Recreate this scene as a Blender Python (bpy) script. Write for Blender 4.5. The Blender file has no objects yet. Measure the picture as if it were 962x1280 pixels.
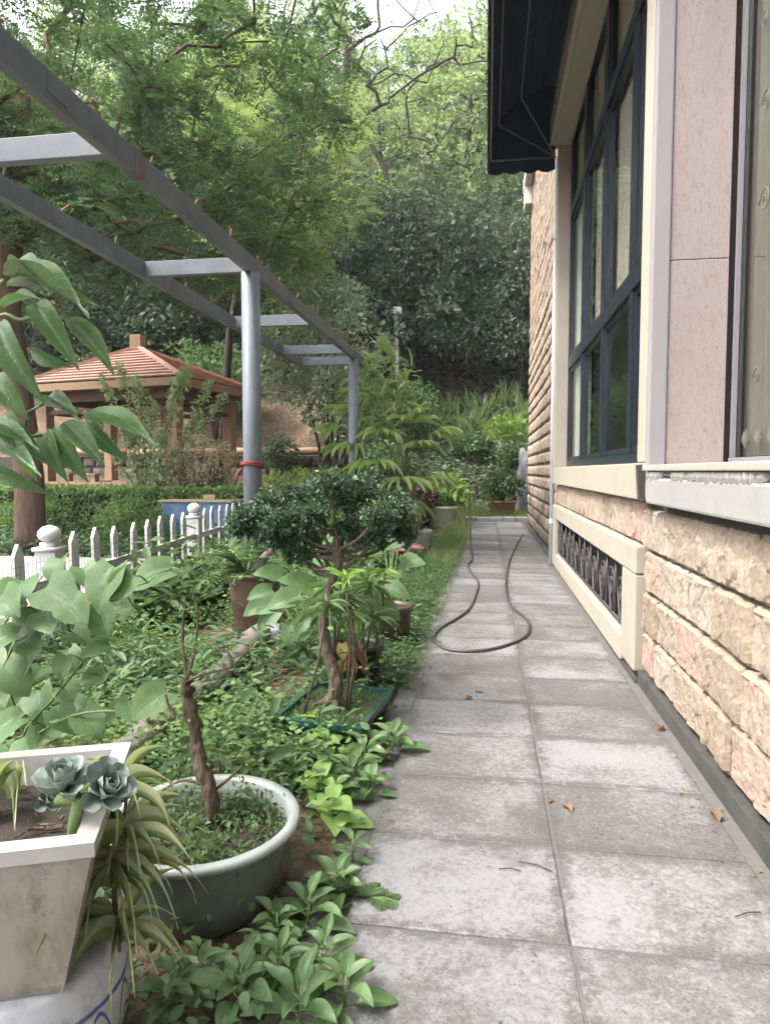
import bpy, bmesh, math, random
import numpy as np
from mathutils import Vector, Matrix, noise as mnoise

S = bpy.context.scene
C = S.collection
R = math.radians
rng = np.random.default_rng(7)
rd = random.Random(11)

# ------------------------------------------------------------------ camera, sky, sun, exposure
CAM_H, F_PX, PW, PH = 1.3, 850.0, 962.0, 1280.0
YAW = math.atan(127 / 850); PIT = math.atan(52 * math.cos(YAW) / 850)
cd = bpy.data.cameras.new('camera'); cam = bpy.data.objects.new('camera', cd); C.objects.link(cam)
cd.sensor_fit = 'VERTICAL'; cd.sensor_height = 36; cd.sensor_width = 27; cd.lens = 36 * F_PX / PH
cd.clip_start = 0.05; cd.clip_end = 600
cam.location = (0, 0, CAM_H); cam.rotation_euler = (math.pi / 2 - PIT, 0, YAW)
S.camera = cam

SUN_EL, SUN_AZ = R(56), math.atan2(-0.75, -0.35)      # azimuth measured from +Y towards +X
w = bpy.data.worlds.new('World'); S.world = w; w.use_nodes = True
nt = w.node_tree; nt.nodes.clear()
sky = nt.nodes.new('ShaderNodeTexSky'); sky.sky_type = 'NISHITA'; sky.sun_disc = False
sky.sun_elevation = SUN_EL; sky.sun_rotation = SUN_AZ; sky.air_density = 1.0; sky.dust_density = 4.0; sky.ozone_density = 1.0
hs = nt.nodes.new('ShaderNodeHueSaturation'); hs.inputs['Saturation'].default_value = 0.3
bg = nt.nodes.new('ShaderNodeBackground'); bg.inputs['Strength'].default_value = 0.15
wo = nt.nodes.new('ShaderNodeOutputWorld')
nt.links.new(sky.outputs[0], hs.inputs['Color']); nt.links.new(hs.outputs[0], bg.inputs[0]); nt.links.new(bg.outputs[0], wo.inputs[0])
sl = bpy.data.lights.new('sun', 'SUN'); sun = bpy.data.objects.new('sun', sl); C.objects.link(sun)
sl.energy = 1.3; sl.angle = R(14); sl.color = (1.0, 0.96, 0.9)
sd = Vector((math.sin(SUN_AZ) * math.cos(SUN_EL), math.cos(SUN_AZ) * math.cos(SUN_EL), math.sin(SUN_EL)))
sun.rotation_euler = sd.to_track_quat('Z', 'Y').to_euler(); sun.location = sd * 40
S.view_settings.view_transform = 'Standard'; S.view_settings.look = 'None'
S.view_settings.exposure = 2.3; S.view_settings.gamma = 1.0; S.view_settings.use_curve_mapping = False
S.cycles.max_bounces = 6; S.cycles.transparent_max_bounces = 8; S.cycles.diffuse_bounces = 3; S.cycles.glossy_bounces = 3; S.cycles.transmission_bounces = 4
S.cycles.sample_clamp_indirect = 6; S.cycles.use_adaptive_sampling = True; S.cycles.adaptive_threshold = 0.035

# measured points of the place: a pixel of the photograph and one known world coordinate give the point
_f = Vector((-math.sin(YAW) * math.cos(PIT), math.cos(YAW) * math.cos(PIT), -math.sin(PIT)))
_r = Vector((math.cos(YAW), math.sin(YAW), 0)); _u = _r.cross(_f)
def at(px, py, X=None, Y=None, Z=None):
    d = _f + _r * ((px - PW / 2) / F_PX) + _u * ((PH / 2 - py) / F_PX)
    if X is not None: t = X / d.x
    elif Y is not None: t = Y / d.y
    else: t = (Z - CAM_H) / d.z
    return Vector((0, 0, CAM_H)) + d * t

# ------------------------------------------------------------------ node helpers and materials
def node(nt, typ, inp=None, **at_):
    n = nt.nodes.new('ShaderNode' + typ)
    for k, v in at_.items(): setattr(n, k, v)
    for k, v in (inp or {}).items():
        s = n.inputs[k]
        if isinstance(v, bpy.types.NodeSocket): nt.links.new(v, s)
        else:
            if s.type == 'RGBA' and len(v) == 3: v = (*v, 1)
            s.default_value = v
    return n
def new_mat(name):
    m = bpy.data.materials.new(name); m.use_nodes = True; nt = m.node_tree; nt.nodes.clear()
    out = nt.nodes.new('ShaderNodeOutputMaterial'); b = nt.nodes.new('ShaderNodeBsdfPrincipled')
    nt.links.new(b.outputs[0], out.inputs[0]); return m, nt, b, out
def L(nt, a, b): nt.links.new(a, b)
def ramp(nt, fac, stops, interp='LINEAR'):
    n = nt.nodes.new('ShaderNodeValToRGB'); e = n.color_ramp.elements; n.color_ramp.interpolation = interp
    while len(e) < len(stops): e.new(0.5)
    for i, (p, c) in enumerate(stops):
        e[i].position = p; e[i].color = (*c, 1) if len(c) == 3 else (c[0], c[0], c[0], 1)
    L(nt, fac, n.inputs[0]); return n.outputs[0]
def mixc(nt, fac, a, b, mode='MIX'):
    n = nt.nodes.new('ShaderNodeMix'); n.data_type = 'RGBA'; n.blend_type = mode
    for i, v in ((0, fac), (6, a), (7, b)):
        if isinstance(v, bpy.types.NodeSocket): L(nt, v, n.inputs[i])
        else: n.inputs[i].default_value = ((*v, 1) if i else v)
    return n.outputs[2]
def noise(nt, vec, scale, detail=4, rough=0.6, dist=0.0):
    n = node(nt, 'TexNoise', {'Scale': scale, 'Detail': detail, 'Roughness': rough, 'Distortion': dist})
    if vec is not None: L(nt, vec, n.inputs['Vector'])
    return n.outputs[0]
def math_(nt, op, a, b=0.0):
    n = nt.nodes.new('ShaderNodeMath'); n.operation = op
    for i, v in enumerate((a, b)):
        if isinstance(v, bpy.types.NodeSocket): L(nt, v, n.inputs[i])
        else: n.inputs[i].default_value = v
    return n.outputs[0]
def bump(nt, b, h, strength=0.3, dist=0.01):
    n = node(nt, 'Bump', {'Height': h, 'Strength': strength, 'Distance': dist}); L(nt, n.outputs[0], b.inputs['Normal'])
def wpos(nt): return nt.nodes.new('ShaderNodeNewGeometry').outputs['Position']
def scaled(nt, vec, s):
    n = node(nt, 'Mapping', {'Vector': vec}); n.inputs['Scale'].default_value = s; return n.outputs[0]
def opos(nt, shift=True):
    """object coordinates in metres (world position), moved by a random offset for each object"""
    p = wpos(nt)
    if not shift: return p, None
    oi = nt.nodes.new('ShaderNodeObjectInfo').outputs['Random']
    v = node(nt, 'CombineXYZ', {0: math_(nt, 'MULTIPLY', oi, 71.0), 1: math_(nt, 'MULTIPLY', oi, 37.0), 2: math_(nt, 'MULTIPLY', oi, 13.0)})
    a = node(nt, 'VectorMath', {0: p, 1: v.outputs[0]}, operation='ADD'); return a.outputs[0], oi

M = {}
def simple(name, col, rough=0.6, var=0.25, scale=6.0, bmp=0.15, metal=0.0, spec=0.5, dirt=None, dirt_amt=0.5):
    m, nt, b, _ = new_mat(name); p, oi = opos(nt)
    c = mixc(nt, noise(nt, p, scale, 6), tuple(x * (1 - var) for x in col), tuple(min(1, x * (1 + var)) for x in col))
    if dirt:
        f = ramp(nt, noise(nt, p, scale * 0.6, 8, 0.7), [(0.45, (0,)), (0.7, (dirt_amt,))]); c = mixc(nt, f, c, dirt)
    L(nt, c, b.inputs['Base Color']); b.inputs['Roughness'].default_value = rough; b.inputs['Metallic'].default_value = metal
    b.inputs['Specular IOR Level'].default_value = spec
    if bmp: bump(nt, b, noise(nt, p, scale * 8, 6), bmp, 0.005)
    M[name] = m; return m

def leaf_mat(name, stops, trans=0.35, rough=0.45, vein=0.0, stripe=None, spec=0.25, tcol=None):
    """stops: colours spread over the random value of each leaf"""
    stops = [tuple((x * 0.87 + 0.13 * (0.3 * c[0] + 0.6 * c[1] + 0.1 * c[2])) * 1.5 for x in c) for c in stops]
    m, nt, b, out = new_mat(name)
    a = node(nt, 'Attribute', attribute_name='rnd'); oi = nt.nodes.new('ShaderNodeObjectInfo').outputs['Random']
    r = math_(nt, 'FRACT', math_(nt, 'ADD', a.outputs['Fac'], oi))
    col = ramp(nt, r, [(i / (len(stops) - 1), c) for i, c in enumerate(stops)])
    p = wpos(nt)
    col = mixc(nt, math_(nt, 'MULTIPLY', noise(nt, p, 9.0, 3), 0.45), col, tuple(x * 0.55 for x in stops[0]))
    if vein or stripe:
        lu = math_(nt, 'ABSOLUTE', node(nt, 'Attribute', attribute_name='lu').outputs['Fac']); lv = node(nt, 'Attribute', attribute_name='lv').outputs['Fac']
        if vein:
            mid = ramp(nt, lu, [(0.0, (1,)), (0.07, (0,))])
            sv = math_(nt, 'SINE', math_(nt, 'MULTIPLY', math_(nt, 'SUBTRACT', lv, math_(nt, 'MULTIPLY', lu, 0.22)), 62.0))
            svr = ramp(nt, sv, [(0.86, (0,)), (1.0, (0.35,))])
            vv = math_(nt, 'MAXIMUM', mid, svr)
            col = mixc(nt, math_(nt, 'MULTIPLY', vv, vein), col, (0.22, 0.3, 0.15))
            bump(nt, b, math_(nt, 'SUBTRACT', math_(nt, 'MULTIPLY', noise(nt, p, 45, 4), 0.6), vv), 0.4, 0.006)
            col = mixc(nt, math_(nt, 'MULTIPLY', ramp(nt, lu, [(0.55, (0,)), (1.0, (0.5,))]), ramp(nt, noise(nt, p, 14, 4), [(0.45, (0,)), (0.62, (1,))])), col, (0.26, 0.24, 0.06))
            col = mixc(nt, ramp(nt, noise(nt, p, 22, 3), [(0.35, (0.4,)), (0.6, (0,))]), col, tuple(x * 0.5 for x in stops[0]))
        spots = ramp(nt, noise(nt, p, 55, 4, 0.7), [(0.66, (0,)), (0.72, (0.55,))]); col = mixc(nt, spots, col, (0.09, 0.065, 0.025))
        if stripe:
            col = mixc(nt, ramp(nt, lu, [(0.38, (0,)), (0.52, (1,))]), col, stripe)
    L(nt, col, b.inputs['Base Color']); b.inputs['Roughness'].default_value = rough; b.inputs['Specular IOR Level'].default_value = spec
    tl = node(nt, 'BsdfTranslucent', {'Color': mixc(nt, 0.5, col, tcol or tuple(min(1, x * y) for x, y in zip(stops[-1], (1.7, 1.9, 0.9))))})
    mx = node(nt, 'MixShader', {0: trans, 1: b.outputs[0], 2: tl.outputs[0]}); L(nt, mx.outputs[0], out.inputs[0])
    M[name] = m; return m

def bark_mat(name, c1, c2, scale=14, moss=None):
    m, nt, b, _ = new_mat(name); p = wpos(nt); q = scaled(nt, p, (1, 1, 0.22))
    n1 = noise(nt, q, scale, 8, 0.7, 0.6); v = node(nt, 'TexVoronoi', {'Scale': scale * 1.6, 'Vector': q}).outputs['Distance']
    c = mixc(nt, ramp(nt, n1, [(0.3, (0,)), (0.7, (1,))]), c1, c2)
    if moss: c = mixc(nt, ramp(nt, noise(nt, p, 2.2, 5), [(0.5, (0,)), (0.68, (0.7,))]), c, moss)
    L(nt, c, b.inputs['Base Color']); b.inputs['Roughness'].default_value = 0.9; b.inputs['Specular IOR Level'].default_value = 0.2
    bump(nt, b, math_(nt, 'ADD', n1, v), 0.7, 0.02); M[name] = m; return m

# --- walls and ground
def stone_mat(name, stops, mould=0.0):
    m, nt, b, _ = new_mat(name); p, oi = opos(nt)
    c = ramp(nt, oi, [(i / (len(stops) - 1), s) for i, s in enumerate(stops)])
    n1 = noise(nt, p, 5, 8, 0.65); n2 = noise(nt, p, 38, 6, 0.7)
    c = mixc(nt, ramp(nt, n1, [(0.35, (0,)), (0.7, (0.4,))]), c, (0.28, 0.215, 0.15))
    c = mixc(nt, ramp(nt, n2, [(0.4, (0.45,)), (0.54, (0,))]), c, (0.13, 0.105, 0.08))
    if mould: c = mixc(nt, ramp(nt, noise(nt, p, 2.6, 8, 0.75), [(0.36, (0,)), (0.6, (mould,))]), c, (0.035, 0.035, 0.03))
    L(nt, c, b.inputs['Base Color']); b.inputs['Roughness'].default_value = 0.85; b.inputs['Specular IOR Level'].default_value = 0.25
    bump(nt, b, math_(nt, 'ADD', math_(nt, 'MULTIPLY', noise(nt, p, 9, 10, 0.68, 0.3), 2.0), math_(nt, 'MULTIPLY', n2, 0.8)), 0.42, 0.012); M[name] = m
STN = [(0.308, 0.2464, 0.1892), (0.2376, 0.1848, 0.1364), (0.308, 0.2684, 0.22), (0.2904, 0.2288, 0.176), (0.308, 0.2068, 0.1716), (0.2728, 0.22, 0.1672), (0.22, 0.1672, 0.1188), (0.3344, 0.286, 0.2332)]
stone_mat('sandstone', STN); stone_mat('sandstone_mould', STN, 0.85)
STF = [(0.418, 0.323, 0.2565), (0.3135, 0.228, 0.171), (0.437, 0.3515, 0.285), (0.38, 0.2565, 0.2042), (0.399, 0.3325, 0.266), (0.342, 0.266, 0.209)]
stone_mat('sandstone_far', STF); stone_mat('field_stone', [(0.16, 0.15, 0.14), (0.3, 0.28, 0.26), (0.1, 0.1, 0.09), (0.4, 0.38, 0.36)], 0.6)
simple('mortar', (0.055, 0.047, 0.04), 0.95, 0.4, 8, 0.5)
simple('plinth', (0.05, 0.045, 0.04), 0.9, 0.5, 9, 0.7, dirt=(0.02, 0.025, 0.02), dirt_amt=0.8)
simple('cream_paint', (0.301, 0.2683, 0.215), 0.7, 0.1, 3, 0.15, dirt=(0.23, 0.195, 0.145), dirt_amt=0.35)
simple('roller_box', (0.324, 0.2925, 0.225), 0.6, 0.06, 2, 0.05)
simple('concrete_beam', (0.2184, 0.2142, 0.2041), 0.85, 0.12, 5, 0.35, dirt=(0.3, 0.27, 0.23), dirt_amt=0.6)
simple('cream_ledge', (0.2816, 0.2596, 0.2244), 0.6, 0.1, 5, 0.1)
simple('crumb', (0.18, 0.171, 0.1575), 0.95, 0.4, 25, 0.8, dirt=(0.07, 0.06, 0.05), dirt_amt=0.6)
simple('lilac_render', (0.2167, 0.1955, 0.1997), 0.7, 0.06, 3, 0.1)
simple('dark_slate', (0.05, 0.04, 0.035), 0.8, 0.4, 10, 0.4)
simple('navy_frame', (0.011, 0.016, 0.023), 0.35, 0.2, 5, 0.0)
simple('grey_frame', (0.16, 0.16, 0.17), 0.4, 0.1, 5, 0.0)
simple('white_plastic', (0.5, 0.495, 0.51), 0.4, 0.05, 4, 0.0)
simple('room', (0.4, 0.37, 0.33), 0.9, 0.1, 2, 0.0)
simple('navy_cloth', (0.016, 0.026, 0.05), 0.8, 0.2, 30, 0.3, spec=0.2)
simple('rib_metal', (0.25, 0.25, 0.26), 0.35, 0.1, 5, 0.0, metal=0.6)
simple('iron', (0.03, 0.027, 0.028), 0.6, 0.3, 8, 0.2, metal=0.0, dirt=(0.07, 0.055, 0.048))
simple('soil', (0.034, 0.025, 0.018), 1.0, 0.6, 18, 0.9)
simple('gutter', (0.5, 0.47, 0.44), 0.6, 0.05, 3, 0.0)
simple('roof_slab', (0.3, 0.15, 0.1), 0.8, 0.2, 3, 0.2)
def curtain_mat(name, col, t):
    m, nt, b, out = new_mat(name); p = wpos(nt)
    c = mixc(nt, noise(nt, scaled(nt, p, (1, 1, 0.15)), 9, 4), tuple(x * 0.7 for x in col), col)
    L(nt, c, b.inputs['Base Color']); b.inputs['Roughness'].default_value = 0.9; b.inputs['Specular IOR Level'].default_value = 0.1
    tl = node(nt, 'BsdfTranslucent', {'Color': c}); mx = node(nt, 'MixShader', {0: t, 1: b.outputs[0], 2: tl.outputs[0]}); L(nt, mx.outputs[0], out.inputs[0])
    M[name] = m
curtain_mat('lace', (0.2, 0.165, 0.13), 0.15); curtain_mat('brown_curtain', (0.62, 0.47, 0.4), 0.15); curtain_mat('white_curtain', (0.82, 0.8, 0.76), 0.3)
curtain_mat('lace_trim', (0.3, 0.26, 0.21), 0.2)
def glass_mat(name, tint, ior=1.5):
    m, nt, b, out = new_mat(name); nt.nodes.remove(b)
    fr = node(nt, 'Fresnel', {'IOR': ior}); g = node(nt, 'BsdfGlossy', {'Color': (0.9, 0.95, 0.95), 'Roughness': 0.015})
    nb = node(nt, 'Bump', {'Height': noise(nt, wpos(nt), 1.6, 2), 'Strength': 0.06, 'Distance': 0.02}); L(nt, nb.outputs[0], g.inputs['Normal'])
    t = node(nt, 'BsdfTransparent', {'Color': tint}); bf = nt.nodes.new('ShaderNodeNewGeometry').outputs['Backfacing']; mx = node(nt, 'MixShader', {0: math_(nt, 'MULTIPLY', fr.outputs[0], math_(nt, 'SUBTRACT', 1.0, bf)), 1: t.outputs[0], 2: g.outputs[0]}); L(nt, mx.outputs[0], out.inputs[0]); M[name] = m
glass_mat('glass', (0.85, 0.9, 0.88)); glass_mat('clear_plastic', (0.8, 0.85, 0.8), 1.4)

def granite():
    m, nt, b, _ = new_mat('granite'); p, oi = opos(nt); q = scaled(nt, p, (1, 1, 0.3))
    c = mixc(nt, noise(nt, q, 7, 5), (0.215, 0.168, 0.156), (0.285, 0.236, 0.226))
    c = mixc(nt, ramp(nt, noise(nt, q, 48, 5, 0.7, 0.8), [(0.52, (0,)), (0.62, (0.55,))]), c, (0.2, 0.14, 0.13))
    c = mixc(nt, ramp(nt, noise(nt, scaled(nt, p, (1.2, 1.2, 0.4)), 95, 4, 0.65, 0.8), [(0.57, (0,)), (0.66, (0.6,))]), c, (0.12, 0.085, 0.085))
    L(nt, c, b.inputs['Base Color']); b.inputs['Roughness'].default_value = 0.6; bump(nt, b, noise(nt, q, 60, 4), 0.15, 0.003); M['granite'] = m
granite()
def tile_mat(name, dark):
    m, nt, b, _ = new_mat(name); p, oi = opos(nt)
    big = noise(nt, p, 1.9, 6, 0.62, 0.6); sp = noise(nt, p, 46, 9, 0.75, 0.4); fine = noise(nt, p, 110, 5, 0.7); md = noise(nt, scaled(nt, p, (1.0, 1.5, 1)), 9, 8, 0.72, 0.8)
    lc = nt.nodes.new('ShaderNodeTexCoord').outputs['Object']; sep = node(nt, 'SeparateXYZ', {0: lc})
    ex = math_(nt, 'SUBTRACT', 0.306, math_(nt, 'ABSOLUTE', sep.outputs[0])); ey = math_(nt, 'SUBTRACT', 0.237, math_(nt, 'ABSOLUTE', sep.outputs[1])); ed = math_(nt, 'MINIMUM', ex, ey)
    dirt = math_(nt, 'MULTIPLY', ramp(nt, ed, [(0.0, (1,)), (0.05, (0,))]), ramp(nt, md, [(0.35, (0,)), (0.65, (0.28,))]))      # soil caught along the worn joints
    th = math_(nt, 'ADD', math_(nt, 'MULTIPLY', math_(nt, 'SUBTRACT', big, 0.5), 0.6), math_(nt, 'ADD', dirt, math_(nt, 'MULTIPLY', math_(nt, 'SUBTRACT', oi, 0.5), 0.17)))
    f1 = ramp(nt, math_(nt, 'ADD', sp, math_(nt, 'ADD', th, dark)), [(0.4, (0,)), (0.6, (0.75,))])
    f2 = ramp(nt, math_(nt, 'ADD', md, math_(nt, 'ADD', th, dark)), [(0.48, (0,)), (0.62, (0.6,))])
    f3 = ramp(nt, math_(nt, 'ADD', fine, math_(nt, 'MULTIPLY', th, 0.6)), [(0.53, (0,)), (0.62, (0.75,))])
    base = mixc(nt, noise(nt, p, 70, 5, 0.75), (0.155, 0.152, 0.156), (0.262, 0.258, 0.267))
    base = mixc(nt, math_(nt, 'MULTIPLY', oi, 0.4), base, (0.19, 0.175, 0.17))
    c = mixc(nt, f2, base, (0.108, 0.099, 0.095)); c = mixc(nt, f1, c, (0.088, 0.081, 0.078)); c = mixc(nt, f3, c, (0.062, 0.056, 0.053))
    L(nt, c, b.inputs['Base Color'])
    L(nt, ramp(nt, f1, [(0, (0.42,)), (1, (0.75,))]), b.inputs['Roughness']); b.inputs['Specular IOR Level'].default_value = 0.5
    bump(nt, b, math_(nt, 'SUBTRACT', math_(nt, 'MULTIPLY', sp, 0.7), math_(nt, 'ADD', f1, f3)), 0.25, 0.004); M[name] = m
tile_mat('tile', 0.0); tile_mat('tile_rough', 0.12)
simple('grout', (0.1, 0.092, 0.084), 0.95, 0.4, 30, 0.5)
def ground_mat():
    m, nt, b, _ = new_mat('earth'); p = wpos(nt)
    v = node(nt, 'TexVoronoi', {'Scale': 22.0, 'Vector': p, 'Randomness': 1.0})
    c = mixc(nt, noise(nt, p, 3, 8, 0.7), (0.045, 0.032, 0.022), (0.12, 0.085, 0.06))
    lit = ramp(nt, node(nt, 'SeparateColor', {0: v.outputs['Color']}).outputs[0], [(0.0, (0.07, 0.045, 0.03)), (0.5, (0.15, 0.1, 0.07)), (1.0, (0.24, 0.17, 0.12))])
    c = mixc(nt, ramp(nt, noise(nt, p, 0.8, 5), [(0.4, (0.15,)), (0.6, (0.9,))]), c, lit)
    c = mixc(nt, ramp(nt, noise(nt, p, 1.7, 6, 0.7), [(0.52, (0,)), (0.66, (0.6,))]), c, (0.04, 0.06, 0.02))
    L(nt, c, b.inputs['Base Color']); b.inputs['Roughness'].default_value = 0.95; b.inputs['Specular IOR Level'].default_value = 0.15
    bump(nt, b, math_(nt, 'ADD', v.outputs['Distance'], noise(nt, p, 30, 6)), 0.8, 0.03); M['earth'] = m
ground_mat()
simple('paving_pale', (0.3, 0.285, 0.265), 0.8, 0.15, 2, 0.2)
# --- metal, wood, pots
def steel():
    m, nt, b, _ = new_mat('grey_steel'); p = wpos(nt)
    c = mixc(nt, noise(nt, p, 2.5, 6, 0.65), (0.07, 0.084, 0.1), (0.105, 0.12, 0.136))
    st = noise(nt, scaled(nt, p, (1.5, 1.5, 0.7)), 2.2, 8, 0.7, 0.5)
    c = mixc(nt, ramp(nt, st, [(0.45, (0,)), (0.66, (0.6,))]), c, (0.15, 0.155, 0.155))
    band = noise(nt, scaled(nt, p, (0.01, 1, 0.01)), 2.6, 1, 0.4); run = noise(nt, scaled(nt, p, (2, 6, 0.8)), 3.0, 6, 0.7)
    rf_ = math_(nt, 'MULTIPLY', ramp(nt, band, [(0.6, (0,)), (0.66, (1,))]), ramp(nt, run, [(0.42, (0,)), (0.58, (0.9,))]))
    c = mixc(nt, rf_, c, (0.12, 0.055, 0.03))
    c = mixc(nt, ramp(nt, noise(nt, scaled(nt, p, (2, 8, 1.2)), 2.0, 8, 0.8), [(0.6, (0,)), (0.68, (0.6,))]), c, (0.05, 0.045, 0.045))
    L(nt, c, b.inputs['Base Color']); b.inputs['Roughness'].default_value = 0.55; bump(nt, b, noise(nt, p, 40, 4), 0.06, 0.004); M['grey_steel'] = m
steel()
simple('rust', (0.16, 0.07, 0.035), 0.9, 0.4, 20, 0.4)
simple('red_cloth', (0.17, 0.022, 0.02), 0.8, 0.2, 20, 0.3)
simple('white_picket', (0.4928, 0.484, 0.4708), 0.5, 0.06, 4, 0.05, dirt=(0.3, 0.29, 0.25), dirt_amt=0.35)
simple('terracotta_tile', (0.36, 0.205, 0.158), 0.75, 0.2, 5, 0.25, dirt=(0.2, 0.1, 0.07))
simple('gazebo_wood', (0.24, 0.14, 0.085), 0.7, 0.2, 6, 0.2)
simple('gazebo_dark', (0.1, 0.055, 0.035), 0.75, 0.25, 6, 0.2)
simple('log_wood', (0.15, 0.128, 0.108), 0.9, 0.35, 7, 0.7, dirt=(0.09, 0.085, 0.06), dirt_amt=0.8)
simple('board', (0.38, 0.28, 0.17), 0.7, 0.12, 6, 0.1)
simple('blue_tarp', (0.05, 0.13, 0.25), 0.5, 0.3, 5, 0.4, dirt=(0.3, 0.32, 0.33))
simple('brown_clay', (0.06, 0.035, 0.025), 0.45, 0.35, 7, 0.3, dirt=(0.16, 0.1, 0.07), dirt_amt=0.7)
simple('ivory_glaze', (0.52, 0.5, 0.43), 0.35, 0.1, 6, 0.1, dirt=(0.3, 0.25, 0.17), dirt_amt=0.5)
simple('orange_clay', (0.27, 0.11, 0.065), 0.7, 0.2, 7, 0.2)
simple('black_pot', (0.02, 0.02, 0.02), 0.5, 0.3, 6, 0.1)
simple('green_glaze', (0.012, 0.05, 0.04), 0.25, 0.35, 6, 0.1, dirt=(0.05, 0.07, 0.055), dirt_amt=0.5)
simple('celadon', (0.115, 0.13, 0.118), 0.25, 0.3, 4, 0.15, dirt=(0.035, 0.035, 0.026), dirt_amt=0.7)
simple('celadon_rim', (0.288, 0.312, 0.3), 0.3, 0.1, 6, 0.05, dirt=(0.13, 0.14, 0.11), dirt_amt=0.5)
def stained_pot():
    m, nt, b, _ = new_mat('white_pot'); p = wpos(nt)
    c = mixc(nt, noise(nt, p, 9, 6), (0.27, 0.25, 0.215), (0.37, 0.35, 0.31))
    c = mixc(nt, ramp(nt, noise(nt, scaled(nt, p, (2.5, 2.5, 0.7)), 3.2, 7, 0.65, 0.4), [(0.46, (0,)), (0.66, (0.85,))]), c, (0.12, 0.09, 0.055))
    c = mixc(nt, ramp(nt, noise(nt, scaled(nt, p, (1.4, 1.4, 0.8)), 5.5, 8, 0.75), [(0.58, (0,)), (0.7, (0.8,))]), c, (0.05, 0.045, 0.035))
    L(nt, c, b.inputs['Base Color']); b.inputs['Roughness'].default_value = 0.4; bump(nt, b, noise(nt, p, 30, 5), 0.1, 0.004); M['white_pot'] = m
stained_pot()
simple('white_rim', (0.344, 0.3354, 0.3182), 0.45, 0.08, 5, 0.15, dirt=(0.2, 0.17, 0.12), dirt_amt=0.55)
simple('grey_rock', (0.2, 0.2, 0.21), 0.85, 0.5, 3, 0.8)
simple('rubber', (0.055, 0.048, 0.045), 0.45, 0.25, 12, 0.1, dirt=(0.1, 0.085, 0.07), dirt_amt=0.5)
simple('black_plastic', (0.015, 0.015, 0.015), 0.5)
simple('dead_leaf', (0.09, 0.06, 0.04), 0.8, 0.4, 20, 0.2)
simple('pale_flower', (0.7, 0.68, 0.55), 0.6, 0.1, 9, 0)
def porcelain():
    m, nt, b, _ = new_mat('porcelain'); lc = nt.nodes.new('ShaderNodeTexCoord').outputs['Object']; sep = node(nt, 'SeparateXYZ', {0: lc})
    th = math_(nt, 'ARCTAN2', sep.outputs[1], sep.outputs[0]); z = sep.outputs[2]
    pet = math_(nt, 'ABSOLUTE', math_(nt, 'SUBTRACT', math_(nt, 'MULTIPLY', math_(nt, 'ABSOLUTE', math_(nt, 'SINE', math_(nt, 'MULTIPLY', th, 7.0))), 0.11), math_(nt, 'SUBTRACT', z, 0.1)))
    pet2 = math_(nt, 'ABSOLUTE', math_(nt, 'SUBTRACT', math_(nt, 'MULTIPLY', math_(nt, 'ABSOLUTE', math_(nt, 'SINE', math_(nt, 'MULTIPLY', th, 7.0))), 0.07), math_(nt, 'SUBTRACT', z, 0.09)))
    bands = math_(nt, 'ABSOLUTE', math_(nt, 'SUBTRACT', z, 0.225)); bands2 = math_(nt, 'ABSOLUTE', math_(nt, 'SUBTRACT', z, 0.075))
    d = math_(nt, 'MINIMUM', math_(nt, 'MINIMUM', pet, pet2), math_(nt, 'MINIMUM', bands, bands2)); d = math_(nt, 'ADD', d, math_(nt, 'MULTIPLY', math_(nt, 'SUBTRACT', noise(nt, lc, 40, 4), 0.5), 0.006))
    c = mixc(nt, ramp(nt, d, [(0.003, (1,)), (0.007, (0,))]), (0.38, 0.385, 0.4), (0.02, 0.04, 0.2)); c = mixc(nt, ramp(nt, noise(nt, lc, 14, 7, 0.7), [(0.5, (0,)), (0.7, (0.6,))]), c, (0.16, 0.14, 0.11))
    L(nt, c, b.inputs['Base Color']); b.inputs['Roughness'].default_value = 0.18; M['porcelain'] = m
porcelain()
bark_mat('bark', (0.035, 0.027, 0.02), (0.1, 0.078, 0.06)); bark_mat('bark_red', (0.05, 0.032, 0.024), (0.14, 0.09, 0.066), 10)
bark_mat('bark_dark', (0.02, 0.016, 0.013), (0.06, 0.048, 0.038)); bark_mat('bark_bonsai', (0.045, 0.034, 0.026), (0.14, 0.11, 0.085), 40)
bark_mat('dead_wood', (0.03, 0.021, 0.015), (0.12, 0.088, 0.062), 34); bark_mat('twig', (0.08, 0.058, 0.04), (0.16, 0.125, 0.09), 40)
simple('green_stem', (0.11, 0.17, 0.05), 0.6, 0.2, 20, 0.05)
# --- leaves
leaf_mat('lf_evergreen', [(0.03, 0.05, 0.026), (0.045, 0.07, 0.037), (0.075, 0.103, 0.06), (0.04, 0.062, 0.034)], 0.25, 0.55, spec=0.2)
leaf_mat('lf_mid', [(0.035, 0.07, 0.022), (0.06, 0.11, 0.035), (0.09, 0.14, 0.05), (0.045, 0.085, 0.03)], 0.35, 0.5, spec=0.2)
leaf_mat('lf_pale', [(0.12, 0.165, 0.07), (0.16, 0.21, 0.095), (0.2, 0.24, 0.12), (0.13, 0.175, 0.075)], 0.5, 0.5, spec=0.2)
leaf_mat('lf_yellowgreen', [(0.1, 0.15, 0.045), (0.14, 0.19, 0.065), (0.18, 0.22, 0.085)], 0.38, 0.5)
leaf_mat('lf_feather', [(0.028, 0.06, 0.03), (0.04, 0.08, 0.038), (0.06, 0.105, 0.05), (0.085, 0.14, 0.055)], 0.27, 0.5, spec=0.25)
leaf_mat('lf_hedge', [(0.06, 0.12, 0.03), (0.11, 0.18, 0.05), (0.16, 0.24, 0.08)], 0.3, 0.42)
leaf_mat('lf_lime', [(0.13, 0.22, 0.03), (0.2, 0.3, 0.05), (0.1, 0.18, 0.03)], 0.4, 0.45)
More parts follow.
